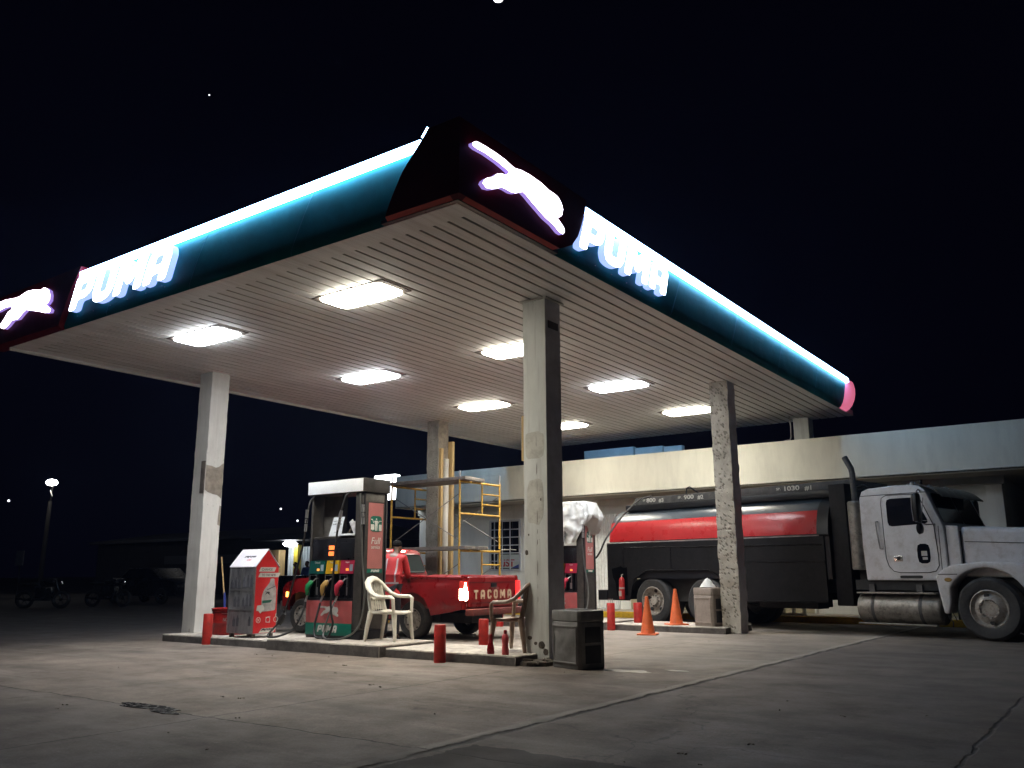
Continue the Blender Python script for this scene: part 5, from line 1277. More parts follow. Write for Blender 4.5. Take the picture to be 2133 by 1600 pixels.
hw = lambda z: .775 - (z - 1.05) * .30
def ring(z, ins=0, rad=.10):
    x0, x1, w = xr(z) + ins, xf(z) - ins, hw(z) - ins; r = []
    for cx_, cy_, a0 in ((x1 - rad, w - rad, 0), (x0 + rad, w - rad, 90), (x0 + rad, -w + rad, 180), (x1 - rad, -w + rad, 270)):
        for k in range(7): a = math.radians(a0 + 15 * k); r.append(Vector((cx_ + rad * math.cos(a), cy_ + rad * math.sin(a), z)))
    return r
b = MB(); b.loft([ring(1.03), ring(1.12), ring(1.3), ring(1.46), ring(1.52), ring(1.555, .012), ring(1.58, .04), ring(1.597, .10, .12), ring(1.605, .2, .15)]); b.build('cab', 'car_red', pk, local=True, smooth=50)
pane = chaikin([Vector(q) for q in [(-hw(1.15) + .10, 1.15), (hw(1.15) - .10, 1.15), (hw(1.47) - .10, 1.485), (-hw(1.47) + .10, 1.485)]], .12)
b = MB(); b.loft(ypoly_face(xr, pane, -.012, .004)); rwn = b.build('rear_window', 'car_glass', pk, local=True, smooth=0)
b = MB(); b.tube([Vector((xr(p[1]) - .008, p[0], p[1])) for p in pane], .012, 6, closed=True); b.build('seal', 'rubber', rwn, local=True)
b = MB(); b.loft(ypoly_face(xf, chaikin([Vector(q) for q in [(-.66, 1.1), (.66, 1.1), (.56, 1.5), (-.56, 1.5)]], .1), .004, .006)); b.build('windscreen', 'car_glass', pk, local=True, smooth=0)
for s in (1, -1):
    b = MB(); po_ = [(2.38, 1.12), (3.35, 1.12), (3.05, 1.47), (2.42, 1.47)]
    b.loft([[Vector((x, s * (hw(z) + o_), z)) for x, z in po_] for o_ in (.001, .006)]); b.build('side_window', 'car_glass', pk, local=True, smooth=0)
tg = MB(); tg.box(-.022, .025, -.69, .69, .555, 1.06); tg = tg.build('tailgate', 'car_red', pk, local=True, bevel=.014, seg=3)
b = MB(); b.box(-.026, -.0225, -.68, .68, .965, .972); b.box(-.026, -.0225, -.62, .62, .62, .626); b.build('crease', 'truck_seam', tg, local=True)
b = MB(); b.box(-.036, -.0225, -.10, .07, .885, .955); b.build('handle', 'black_metal', tg, local=True, bevel=.008)
lm = word('TACOMA', .46, 0, .06)
place(outline_mesh(lm, .0015), 'lettering', 'letter_beige', tg, (-.0245, .0, .765), (0, -1, 0), (0, 0, 1), 1.10, .155, local=True)
for s, mm in ((1, 'tail_hot'), (-1, 'tail_red')):
    t_ = MB(); t_.box(-.018, .07, min(s * .705, s * .842), max(s * .705, s * .842), .66, .99); t_ = t_.build('tail_lamp', 'tail_lens' if s > 0 else 'tail_red', pk, local=True, bevel=.012)
    b = MB(); b.prism(chaikin([Vector(q) for q in ([(.72, .69), (.77, .665), (.83, .68), (.842, .76), (.825, .85), (.80, .93), (.785, .98), (.768, .93), (.745, .86), (.715, .80)] if s > 0 else [(-.84, .74), (-.78, .74), (-.78, .80), (-.84, .80)])], .06), -.026, -.0185, 'x'); b.build('bulb_glow', mm, t_, local=True, smooth=0)
    if s > 0: b = MB(); b.box(-.01, .06, .8425, .846, .68, .86); b.build('bulb_glow', mm, t_, local=True)
b = MB(); b.box(xr(1.54) - .035, xr(1.54) + .05, -.16, .16, 1.525, 1.575); bl = b.build('brake_lamp', 'tail_red', pk, local=True, bevel=.008)
b = MB(); b.box(xr(1.54) - .041, xr(1.54) - .0355, -.11, .11, 1.532, 1.57); b.build('glow', 'brake_hot', bl, local=True)
bp = MB(); bp.box(-.20, -.03, -.80, .80, .42, .53); bp.box(-.03, .04, -.6, .6, .43, .50); bp.build('rear_bumper', 'car_red_dirty', pk, local=True, bevel=.018)
b = MB(); b.box(4.72, 4.86, -.70, .70, .42, .60); b.build('front_bumper', 'alloy', pk, local=True, bevel=.02)
b = MB(); b.loft([[Vector((4.72, .52, z)), Vector((4.66, .735, z)), Vector((4.56, .79, z)), Vector((4.6, .6, z))] for z in (.68, .78)]); b.build('turn_lamp', 'turn_orange', pk, local=True)
b = MB(); b.box(4.735, 4.765, -.55, .55, .66, .84); b.build('grille', 'black_metal', pk, local=True, bevel=.006)
for x in (RX, FX):
    for s in (1, -1): wheel(pk, (x, s * .735, RW), RW, .20, .195, s, 'tyre', 'rim_dull', 'car')
b = MB(); b.box(.1, 4.5, -.45, .45, .28, .45); b.cyl((RX, -.7, RW), (RX, .7, RW), .06); b.cyl((FX, -.7, RW), (FX, .7, RW), .05)
for x in (RX, FX): b.box(x - .45, x + .45, -.60, -.58, .3, .80); b.box(x - .45, x + .45, .58, .60, .3, .80)
b.build('chassis', 'truck_seam', pk, local=True)
# spare things seen by the far rear corner
# ------------------------------------------------------------------ tanker
tk = thing('tanker_truck', 'black tank truck with red band and white conventional cab', 'tanker truck', (-9.08, 18.0, 0), math.radians(-13))
WD = 2.35
near = [(.03, 1.0), (.03, 1.79), (0, 1.83), (.012, 1.98), (.045, 2.14), (.10, 2.30), (.20, 2.43), (.36, 2.54), (.62, 2.63), (.9, 2.66)]
prof = near + [(WD - y, z) for y, z in near[::-1]]
def tring(x, ins):
    cy, cz = WD / 2, 1.85
    return [Vector((x, cy + (y - cy) * (1 - ins), cz + (z - cz) * (1 - ins * .9))) for y, z in prof]
b = MB(); b.loft([tring(-1.33, .16), tring(-1.315, .09), tring(-1.27, .035), tring(-1.18, .008), tring(-1.05, 0), tring(0, 0), tring(1.4, 0), tring(2.8, 0), tring(4.0, 0), tring(4.16, 0)])
def tm(bm):
    bmesh.ops.bisect_plane(bm, geom=bm.verts[:] + bm.edges[:] + bm.faces[:], plane_co=(0, 0, 1.845), plane_no=(0, 0, 1))
    for f in bm.faces:
        z = f.calc_center_median().z; x = f.calc_center_median().x
        f.material_index = 1 if 1.845 < z < 2.295 else 2 if z > 2.295 else 0
b.build('tank', ['tank_black', 'tank_red', 'tank_grey'], tk, local=True, smooth=50, deform=tm)
b = MB(); b.loft([[Vector((x, y, z)) for y, z in [(WD / 2 + (p[0] - WD / 2) * 1.012, 1.85 + (p[1] - 1.85) * 1.012) for p in prof]] for x in (4.161, 4.40)]); b.build('tank_hoop', 'tank_black', tk, local=True)
sk = [(-1.31, .56), (-1.31, 1.80), (4.3, 1.80), (4.3, .55), (2.3, .52)] + [(2.16, .55)] + arc(1.55, .58, .58, 0, 85, 8) + arc(-.02, .58, .58, 95, 180, 8) + [(-.66, .5), (-1.2, .5)]
b = MB()
for s, y0 in ((1, -.015), (-1, WD - .025)): b.prism(sk, y0, y0 + .04, 'y')
b.build('skirt', 'skirt_black', tk, local=True, bevel=.004, seg=1)
b = MB(); zz = random.Random(5)
def bead(p, q, n): b.tube([Vector(p).lerp(Vector(q), i / n) + Vector((zz.uniform(-.008, .008), -.004, zz.uniform(-.008, .008))) for i in range(n + 1)], [zz.uniform(.006, .017) for _ in range(n + 1)], 5)
bead((-.75, -.018, 1.70), (4.25, -.018, 1.64), 70); bead((.60, -.018, 1.68), (.60, -.018, 1.20), 12); bead((-.80, -.018, 1.70), (-.80, -.018, 1.25), 12); bead((2.3, -.018, .55), (4.28, -.018, .58), 26); bead((2.35, -.018, 1.34), (4.28, -.018, 1.32), 22)
bead((-.5, -.02, .98), (-.1, -.02, 1.18), 10); bead((-.1, -.02, 1.18), (1.6, -.02, 1.185), 26); bead((1.6, -.02, 1.185), (2.1, -.02, .85), 12)
b.build('weld_bead', 'skirt_black', tk, local=True); C.objects[-1]['kind'] = 'stuff'
b = MB(); b.tube([(-1.3, -.012, 1.812), (4.2, -.012, 1.812)], .013, 6); b.build('pale_pinstripe', 'steel_grey', tk, local=True)
b = MB(); b.prism([(-1.17, 1.22), (-1.0, 1.25), (-.88, 1.28), (-.80, 1.24), (-.69, 1.25), (-.68, .62), (-1.02, .60), (-1.06, .92), (-1.13, 1.02)], -.020, -.0155, 'y'); b.build('torn_opening', 'void_black', tk, local=True)
ra = MB(); 
for y0 in (.40, WD - .44): ra.box(-.72, 4.72, y0, y0 + .035, 2.705, 2.875)
ra.box(-.72, -.68, .436, WD - .441, 2.705, 2.875); ra.box(4.68, 4.72, .436, WD - .441, 2.705, 2.875)
ra.build('hatch_rail', 'rail_grey', tk, local=True, bevel=.004)
b = MB(); b.box(-.95, 4.66, .30, WD - .30, 2.56, 2.70); b.build('deck', 'tank_black', tk, local=True, bevel=.006)
for x in (.9, 2.4, 3.6):
    b = MB(); b.lathe([(0, 2.70), (.24, 2.70), (.24, 2.78), (.20, 2.84), (0, 2.86)], (x, WD / 2, 0), n=20, cap=False); b.build('hatch', 'tank_black', tk, local=True)
b = MB(); b.tube([(.78, .42, 2.86), (.80, .42, 3.0), (.86, .44, 3.03), (.98, .5, 2.93), (1.02, .6, 2.88)], .02, 8); b.build('hatch_handle', 'black_metal', tk, local=True)
for s, x, big, zc in (('800', -.24, .27, 2.80), ('#3', .06, .14, 2.775), ('900', .86, .27, 2.80), ('#2', 1.18, .16, 2.775), ('1030', 3.46, .34, 2.80), ('#1', 3.82, .15, 2.775), ('SP', -.45, .08, 2.81), ('SP.', .60, .10, 2.805), ('SP.', 3.15, .10, 2.805)):
    text(s, 'lettering', 'decal_white', tk, (x, .398, zc), (1, 0, 0), (0, 0, 1), big, .095 if len(s) > 2 and s[0] != 'S' else .098 if s[0] == '#' else .05, .0015, bold=.02, local=True)
b = MB(); b.box(-1.62, -1.335, -.02, WD + .02, .50, .73); b.build('rear_step', 'skirt_black', tk, local=True, bevel=.008)
ex = MB(); ex.lathe([(0, .53), (.062, .53), (.066, .55), (.066, .96), (.045, 1.01), (.02, 1.03), (0, 1.03)], (-.80, -.09, 0), n=18, cap=False)
ex = ex.build('fire_extinguisher', 'extinguisher', tk, local=True)
b = MB(); b.box(-.84, -.76, -.158, -.157, .60, .72); b.lathe([(.0675, .76), (.0675, .80)], (-.80, -.09, 0), n=18, cap=False); b.tube([(-.80, -.09, 1.03), (-.80, -.09, 1.08), (-.74, -.12, 1.09)], .014, 6); b.build('label_band', 'decal_dim', ex, local=True)
b = MB(); b.box(4.41, 4.74, .10, WD - .10, .50, 2.78); b.build('pump_cabinet', 'skirt_black', tk, local=True, bevel=.02)
b = MB(); b.box(4.80, 4.98, .30, WD - .3, .95, 2.30); b.build('bulkhead_post', 'truck_seam', tk, local=True)
# cab
YC0, YC1 = .05, 2.0
cabp = [(5.06, .97), (5.03, 1.6), (5.04, 2.46), (5.09, 2.585), (5.22, 2.635), (5.7, 2.655), (6.0, 2.65), (6.16, 2.62), (6.26, 2.54), (6.50, 1.93), (6.52, 1.86), (6.52, 1.05), (6.38, 1.02), (6.36, .97)]
b = MB(); b.prism(cabp, YC0, YC1, 'y'); cbn = b.build('cab', 'truck_white', tk, local=True, bevel=.05, seg=4, smooth=55)
def rrect(x0, x1, z0, z1, k=.1, skew=0): return chaikin([Vector((x0, z0)), Vector((x1, z0)), Vector((x1 - skew, z1)), Vector((x0, z1))], k * 2)
dl = [Vector(p) for p in [(5.46, 1.36), (5.50, 1.22), (5.58, 1.13), (5.70, 1.105), (6.20, 1.105), (6.32, 1.13), (6.38, 1.22), (6.385, 1.4), (6.36, 1.9), (6.14, 2.45), (6.08, 2.475), (5.56, 2.485), (5.47, 2.44), (5.45, 2.34)]]
dr_ = MB(); dr_.prism(dl, YC0 - .006, YC0 + .001, 'y'); dr_ = dr_.build('door', 'truck_white', cbn, local=True, smooth=0)
b = MB(); b.tube([Vector((p[0], YC0 - .003, p[1])) for p in dl], .008, 6, closed=True); b.build('gap', 'truck_seam', cbn, local=True)
b = MB(); b.tube([(5.05, YC0 - .001, 2.50), (6.35, YC0 - .001, 2.50)], .006, 5); b.tube([(6.42, YC0 - .001, 1.03), (6.43, YC0 - .001, 1.9)], .006, 5); b.build('body_seam', 'truck_seam', cbn, local=True)
wd2 = MB(); wd2.prism(chaikin([Vector(p) for p in [(5.55, 1.92), (6.29, 1.95), (6.08, 2.42), (5.55, 2.42)]], .16), YC0 - .012, YC0 - .0062, 'y'); wd2.build('door_window', 'window_black', dr_, local=True, smooth=0)
b = MB(); b.tube([(6.10, YC0 - .016, 1.98), (6.08, YC0 - .016, 2.26)], .006, 5); b.tube([(6.10, YC0 - .016, 2.0), (6.26, YC0 - .016, 2.0)], .006, 5); b.build('vent_frame', 'chrome', dr_, local=True)
vw = MB(); vw.prism(chaikin([Vector(p) for p in [(6.03, 1.26), (6.25, 1.26), (6.25, 1.60), (6.03, 1.60)]], .2), YC0 - .013, YC0 - .0062, 'y'); vw = vw.build('lower_window', 'window_black', dr_, local=True, smooth=0)
b = MB(); b.box(6.10, 6.20, YC0 - .016, YC0 - .0135, 1.39, 1.475); b.box(6.115, 6.20, YC0 - .016, YC0 - .0135, 1.325, 1.37); b.build('sticker', 'decal_dim', vw, local=True)
dh = MB(); dh.box(5.60, 5.76, YC0 - .016, YC0 - .0062, 1.30, 1.40); dh = dh.build('handle', 'chrome', dr_, local=True, bevel=.006)
b = MB(); b.box(5.66, 5.71, YC0 - .022, YC0 - .0165, 1.32, 1.385); b.build('latch', 'black_metal', dh, local=True, bevel=.003)
b = MB(); b.tube([(5.36, YC0, 2.02), (5.35, YC0 - .06, 2.02), (5.36, YC0 - .065, 1.8), (5.39, YC0 - .06, 1.53), (5.41, YC0, 1.53)], .014, 8); b.build('grab_handle', 'steel_grey', cbn, local=True)
b = MB(); b.prism(rrect(5.68, 6.08, 1.005, 1.055, .04), YC0 - .006, YC0 - .001, 'y'); b.build('step_slot', 'truck_seam', cbn, local=True, smooth=0)
xw = lambda z: 6.26 + (2.54 - z) * .393
ws = MB(); ws.loft(ypoly_face(xw, chaikin([Vector(p) for p in [(.13, 1.96), (1.01, 1.96), (1.01, 2.49), (.18, 2.49)]], .1), .004, .008)); ws.build('windscreen', 'window_black', cbn, local=True, smooth=0)
ws = MB(); ws.loft(ypoly_face(xw, chaikin([Vector(p) for p in [(1.04, 1.96), (1.92, 1.96), (1.87, 2.49), (1.04, 2.49)]], .1), .004, .008)); ws.build('windscreen', 'window_black', cbn, local=True, smooth=0)
b = MB(); vis = [(6.06, 2.66), (6.22, 2.635), (6.40, 2.55), (6.54, 2.42)]
vis2 = [(x, z - .02) for x, z in vis[::-1]]; b.prism(vis + vis2, .07, 1.90, 'y'); b.build('sun_visor', 'tank_black', cbn, local=True, smooth=50)
for y in (.3, .65, 1.02, 1.4, 1.75):
    b = MB(); b.lathe([(0, 2.645), (.045, 2.645), (.04, 2.69), (.02, 2.715), (0, 2.72)], (5.95, y, 0), n=12, cap=False); b.build('roof_lamp', 'alloy', cbn, local=True)
b = MB(); b.tube([(5.75, .5, 2.65), (5.78, .5, 2.70), (5.92, .5, 2.71)], .022, 8); b.tube([(6.12, .25, 2.63), (6.13, .25, 2.74)], .03, 8); b.build('air_horn', 'chrome', cbn, local=True)
# hood, fender
hp_ = [(6.735, 1.02), (6.735, 1.88), (7.1, 1.865), (8.1, 1.80), (8.55, 1.70), (8.62, 1.45), (8.62, .75), (7.7, .75), (7.6, 1.02)]
b = MB(); b.prism(hp_, .16, 1.90, 'y'); hd_ = b.build('hood', 'truck_white', tk, local=True, bevel=.09, seg=4, smooth=55)
b = MB(); b.tube([(6.745, .156, 1.1), (6.745, .158, 1.80)], .012, 6); b.build('hood_gap', 'truck_seam', hd_, local=True)
b = MB(); b.tube([(6.8, .158, 1.62), (8.5, .158, 1.53)], .007, 5); b.build('crease', 'rail_grey', hd_, local=True)
b = MB(); b.prism([(6.525, 1.05), (6.525, 1.91), (6.733, 1.89), (6.733, 1.02)], .10, 1.95, 'y'); b.build('cowl', 'truck_white', tk, local=True, bevel=.02)
fx, fz, fr = 7.13, .52, .66
fend = [(6.42, .42), (6.36, .80), (6.33, 1.04), (6.47, 1.17), (6.62, 1.235), (7.1, 1.28), (7.6, 1.26), (7.95, 1.16), (8.15, .98), (8.22, .62), (7.84, .56)] + arc(fx, fz, fr, 8, 150, 12) + [(6.55, .62), (6.50, .42)]
for s, y0, y1 in ((1, -.05, .30), (-1, 1.75, 2.10)):
    b = MB(); skin = fend; b.prism(fend, y0, y1, 'y'); fd_ = b.build('fender', 'truck_white', tk, local=True, bevel=.045, seg=3, smooth=55)
    if s > 0:
        b = MB(); b.lathe([(0, -.065), (.05, -.065), (.062, -.055), (.062, -.048), (0, -.048)], (6.54, 0, .985), 'y', n=18, cap=False); 
        mk_ = b.build('side_marker', 'brass', fd_, local=True)
        for v in mk_.data.vertices: v.co.z = .985 + (v.co.z - .985) * .55
        b = MB(); b.tube([(6.38, -.052, 1.075), (6.70, -.052, 1.075)], .007, 5); b.build('fender_seam', 'truck_seam', fd_, local=True)
b = MB(); b.box(8.3, 8.62, .0, 2.05, .45, .74); b.build('front_bumper', 'alloy', tk, local=True, bevel=.03)
b = MB(); b.box(8.622, 8.64, .5, 1.55, .8, 1.6); b.build('grille', 'black_metal', tk, local=True, bevel=.01)
# mirrors
for s, y in ((1, -.26), (-1, 2.28)):
    yb = YC0 if s > 0 else YC1
    mr = MB(); mr.prism(chaikin([Vector(p) for p in [(y - .10, 1.96), (y + .10, 1.96), (y + .10, 2.46), (y - .10, 2.46)]], .14), 6.20, 6.27, 'x'); mr = mr.build('mirror', 'black_metal', tk, local=True, bevel=.008)
    b = MB(); b.lathe([(0, 6.22), (.085, 6.22), (.10, 6.235), (.085, 6.28), (.04, 6.30), (0, 6.302)], (0, y, 1.85), 'x', n=20, cap=False); b.build('convex_mirror', 'black_metal', mr, local=True)
    b = MB(); b.tube([(6.18, yb, 2.52), (6.22, (y + yb) / 2, 2.54), (6.25, y, 2.49), (6.245, y, 2.40)], .011, 6); b.tube([(6.38, yb, 1.93), (6.30, (y + yb) / 2, 1.92), (6.25, y, 1.95), (6.245, y, 2.0)], .011, 6); b.tube([(6.22, yb, 2.40), (6.28, y, 1.95)], .009, 6); b.tube([(6.20, y - .105, 1.98), (6.19, y - .11, 2.2), (6.20, y - .105, 2.44)], .008, 6); b.build('bracket', 'steel_grey', mr, local=True)
# exhaust
exs = MB(); exs.lathe([(0, 1.16), (.13, 1.16), (.145, 1.18), (.145, 2.40), (.12, 2.43), (0, 2.43)], (4.90, .16, 0), n=26, cap=False); exs = exs.build('exhaust_muffler', 'alloy', tk, local=True)
b = MB(); b.tube([(4.90, .16, 2.40), (4.90, .16, 2.95), (4.885, .16, 3.05), (4.83, .16, 3.16), (4.77, .16, 3.28)], .055, 12); b.build('stack', 'rail_grey', exs, local=True)
b = MB(); b.tube([(4.75, .5, 2.72), (4.95, .45, 2.76), (5.12, .42, 2.66), (5.16, .42, 2.60)], .013, 6); b.tube([(4.75, .55, 2.66), (4.92, .5, 2.70), (5.06, .48, 2.62), (5.1, .48, 2.55)], .013, 6); b.build('air_line', 'rubber', tk, local=True)
# fuel tank and steps
ft = MB(); ft.lathe([(0, 4.82), (.24, 4.82), (.265, 4.84), (.27, 4.86), (.27, 6.27), (.265, 6.29), (.24, 6.31), (0, 6.31)], (0, .30, .48), 'x', n=30, cap=False); ft = ft.build('fuel_tank', 'alloy', tk, local=True)
for x in (5.12, 5.98):
    b = MB(); b.lathe([(.275, x - .03), (.282, x), (.275, x + .03)], (0, .30, .48), 'x', n=30, cap=False); b.build('tank_strap', 'rail_grey', ft, local=True)
    b = MB(); b.box(x - .05, x + .05, .08, .12, .74, .90); b.build('hanger', 'rail_grey', ft, local=True)
b = MB(); b.box(4.86, 6.26, .0, .22, .735, .765); b.box(4.86, 6.26, -.02, .08, .20, .225); b.build('step', 'alloy', ft, local=True, bevel=.006)
b = MB(); b.box(4.80, 6.36, .12, WD - .12, .80, .98); b.box(-1.2, 8.3, .72, .80, .72, .98); b.box(-1.2, 8.3, WD - .80, WD - .72, .72, .98)
for x in (0, 1.45): b.cyl((x, .2, .52), (x, WD - .2, .52), .09)
b.cyl((fx, .2, .52), (fx, 1.85, .52), .09)
b.box(2.6, 3.9, .3, .7, .42, .7); b.box(2.7, 3.3, WD - .8, WD - .4, .40, .7); b.box(6.42, 6.9, .5, 1.7, .3, .9)
b.box(-.62, 2.2, .36, .40, .5, 1.3); b.box(-.62, 2.2, WD - .40, WD - .36, .5, 1.3); b.box(6.6, 7.8, .31, .35, .5, 1.2)
b.build('chassis', 'truck_seam', tk, local=True)
for x in (0, 1.46):
    for y, s in ((.16, -1), (.47, -1), (WD - .16, 1), (WD - .47, 1)): wheel(tk, (x, y, .505), .505, .26, .315, s, 'tyre_truck', 'rim_white', 'rear')
for y, s in ((.12, -1), (1.93, 1)): wheel(tk, (fx, y, .515), .515, .28, .31, s, 'tyre_truck', 'rim_white', 'front')
b = MB(); b.tube([(6.44, .04, .5), (6.46, .02, .36), (6.52, .03, .28), (6.5, .05, .2)], .01, 6); b.tube([(6.48, .06, .52), (6.54, .04, .4), (6.58, .05, .3)], .008, 6); b.build('hanging_wire', 'rubber', tk, local=True)
# rubber hose from tank top to the wrapped pump
pth = [(-9.04, 18.1, 2.86), (-9.22, 17.9, 2.78), (-9.40, 17.6, 2.52), (-9.55, 17.3, 2.2), (-9.66, 17.0, 1.85), (-9.74, 16.9, 1.6), (-9.84, 16.85, 1.45), (-9.90, 16.8, 1.50), (-9.90, 16.75, 1.8), (-9.78, 16.55, 2.1)]
b = MB(); P_ = [Vector(p) for p in pth]; sm = []
for i in range(len(P_) - 1):
    p0, p1, p2, p3 = P_[max(0, i - 1)], P_[i], P_[i + 1], P_[min(len(P_) - 1, i + 2)]
    for k in range(6): t = k / 6; sm.append(.5 * ((2 * p1) + (p2 - p0) * t + (2 * p0 - 5 * p1 + 4 * p2 - p3) * t * t + (3 * p1 - p0 - 3 * p2 + p3) * t ** 3))
b.tube(sm + [P_[-1]], .022, 8); tag(b.build('hose', 'rubber'), 'black rubber hose looping from the tank top to the wrapped pump', 'hose')

# ------------------------------------------------------------------ people
def person(loc, rot, label, shirt, trouser, lean=.10, h=1.0, tape=False):
    t = thing('person', label, 'person', loc, rot)
    L = lean
    # x right, y forward
    J = {'pelvis': (0, 0, .92), 'waist': (0, L * .25, 1.06), 'chest': (0, L * .9, 1.26), 'upper': (0, L * 1.25, 1.38), 'neck': (0, L * 1.7, 1.465), 'jaw': (0, L * 2.1 + .02, 1.53), 'head': (0, L * 2.3 + .015, 1.60), 'crown': (0, L * 2.4, 1.665), 'nose': (0, L * 2.3 + .115, 1.565)}
    for s, n in ((1, 'r'), (-1, 'l')):
        J.update({n + 'sh': (s * .18, L * 1.2, 1.385), n + 'el': (s * .235, L * 1.1 + .06, 1.10), n + 'wr': (s * .19, L * 1.1 + .28, 1.0), n + 'pa': (s * .175, L * 1.1 + .345, .99),
                  n + 'hip': (s * .095, 0, .86), n + 'kn': (s * .105, .03, .48), n + 'an': (s * .11, -.02, .09), n + 'to': (s * .125, .13, .035), n + 'ear': (s * .085, L * 2.3, 1.58)})
        for k, (dx, l) in enumerate(((-.03, .075), (-.01, .085), (.01, .08), (.03, .065))):
            J[f'{n}f{k}a'] = (s * .175 + dx, L * 1.1 + .345 + l * .55, .985); J[f'{n}f{k}b'] = (s * .175 + dx, L * 1.1 + .345 + l, .95)
        J[n + 'tha'] = (s * .175 - s * .045, L * 1.1 + .35, .975); J[n + 'thb'] = (s * .175 - s * .055, L * 1.1 + .385, .955)
    E = [('pelvis', 'waist'), ('waist', 'chest'), ('chest', 'upper'), ('upper', 'neck'), ('neck', 'jaw'), ('jaw', 'head'), ('head', 'crown'), ('head', 'nose')]
    R = {'pelvis': (.135, .11), 'waist': (.135, .105), 'chest': (.155, .115), 'upper': (.13, .095), 'neck': .052, 'jaw': (.066, .075), 'head': (.084, .10), 'crown': (.06, .07), 'nose': .012}
    for n in 'rl':
        E += [('upper', n + 'sh'), (n + 'sh', n + 'el'), (n + 'el', n + 'wr'), (n + 'wr', n + 'pa'), ('pelvis', n + 'hip'), (n + 'hip', n + 'kn'), (n + 'kn', n + 'an'), (n + 'an', n + 'to'), ('head', n + 'ear')]
        R.update({n + 'sh': .055, n + 'el': .042, n + 'wr': .028, n + 'pa': (.032, .018), n + 'hip': .085, n + 'kn': .058, n + 'an': .042, n + 'to': .032, n + 'ear': (.012, .025), n + 'tha': .010, n + 'thb': .008})
        for k in range(4): E += [(n + 'pa', f'{n}f{k}a'), (f'{n}f{k}a', f'{n}f{k}b')]; R[f'{n}f{k}a'] = .0085; R[f'{n}f{k}b'] = .0075
        E += [(n + 'pa', n + 'tha'), (n + 'tha', n + 'thb')]
    def sub(keys, E_, R_, name, m, root):
        ks = list(keys); ix = {k: i for i, k in enumerate(ks)}
        return skinned(name, [tuple(c * h for c in J[k]) for k in ks], [(ix[a], ix[c]) for a, c in E_ if a in ix and c in ix], [tuple(q * h for q in R_[k]) if isinstance(R_[k], tuple) else R_[k] * h for k in ks], ix[root], m, t)
    sub(J, E, R, 'body', 'skin', 'pelvis')
    J['hem'] = (0, -.01, .76); J['rcu'] = (.215, L * 1.1 + .15, 1.055); J['lcu'] = (-.215, L * 1.1 + .15, 1.055); J['collar'] = (0, L * 1.6, 1.44)
    R2 = {k: v for k, v in R.items()}
    R2.update({'hem': (.18, .145), 'pelvis': (.18, .145), 'waist': (.178, .14), 'chest': (.195, .15), 'upper': (.165, .12), 'collar': (.07, .07), 'rsh': .075, 'lsh': .075, 'rel': .062, 'lel': .062, 'rcu': .052, 'lcu': .052})
    E2 = [('hem', 'pelvis'), ('pelvis', 'waist'), ('waist', 'chest'), ('chest', 'upper'), ('upper', 'collar'), ('upper', 'rsh'), ('rsh', 'rel'), ('rel', 'rcu'), ('upper', 'lsh'), ('lsh', 'lel'), ('lel', 'lcu')]
    so_ = sub(['hem', 'pelvis', 'waist', 'chest', 'upper', 'collar', 'rsh', 'rel', 'rcu', 'lsh', 'lel', 'lcu'], E2, R2, 'shirt', shirt, 'pelvis')
    R3 = dict(R); R3.update({'pelvis': (.15, .125), 'rhip': .10, 'lhip': .10, 'rkn': .078, 'lkn': .078, 'ran': .062, 'lan': .062})
    sub(['pelvis', 'rhip', 'rkn', 'ran', 'lhip', 'lkn', 'lan'], [('pelvis', 'rhip'), ('rhip', 'rkn'), ('rkn', 'ran'), ('pelvis', 'lhip'), ('lhip', 'lkn'), ('lkn', 'lan')], R3, 'trousers', trouser, 'pelvis')
    for n in 'rl':
        R4 = {n + 'an': .052, n + 'to': .045}
        J[n + 'he'] = (J[n + 'an'][0], -.05, .045); R4[n + 'he'] = .045
        sub([n + 'he', n + 'an', n + 'to'], [(n + 'he', n + 'an'), (n + 'he', n + 'to')], R4, 'shoe', 'shoe', n + 'he')
    J['hb'] = (0, L * 2.3 - .035, 1.565); J['ht'] = (0, L * 2.35 - .01, 1.665); J['hf'] = (0, L * 2.4 + .05, 1.665)
    sub(['hb', 'ht', 'hf'], [('hb', 'ht'), ('ht', 'hf')], {'hb': (.098, .10), 'ht': (.098, .072), 'hf': (.07, .048)}, 'hair', 'hair', 'hb')
    for s in (1, -1):
        b = MB(); b.lathe([(0, -.009), (.008, -.006), (.010, 0), (.008, .006), (0, .009)], (s * .03 * h, (L * 2.3 + .092) * h, 1.60 * h), n=8, cap=False); b.build('eye', 'ink', t, local=True)
    if tape:
        # reflective bands laid on the back of the shirt
        me = so_.data
        bm = bmesh.new(); bm.from_mesh(me)
        import mathutils
        bv = mathutils.bvhtree.BVHTree.FromBMesh(bm)
        b = MB()
        def band(pts, w):
            top = []
            for p, o in pts:
                for k in (-1, 1):
                    q = Vector(p) + Vector(o) * w * k
                    hit = bv.ray_cast(q + Vector((0, -1, 0)), Vector((0, 1, 0)))
                    top.append(hit[0] + hit[1] * .006 if hit[0] else q)
            n0 = len(pts); b.add(top, [(2 * i, 2 * i + 1, 2 * i + 3, 2 * i + 2) for i in range(n0 - 1)])
        for x in (-.085, .105): band([((x, 0, z), (1, 0, 0)) for z in [.98 + .04 * i for i in range(11)]], .014)
        band([((x, 0, .965), (0, 0, 1)) for x in [-.155 + .031 * i for i in range(11)]], .016)
        bm.free(); b.build('reflective_tape', 'tape', so_, local=True)
    return t
person((-10.66, 11.2, 0), math.radians(24), 'person in a red work shirt with grey tape, seen from behind at the pickup', 'shirt_red', 'trouser', .125, 1.0, True)
person((-29.95, 25.6, 0), math.radians(150), 'person in a crimson shirt far off, under the lit kiosk lamp', 'shirt_crimson', 'trouser', .05, .98)
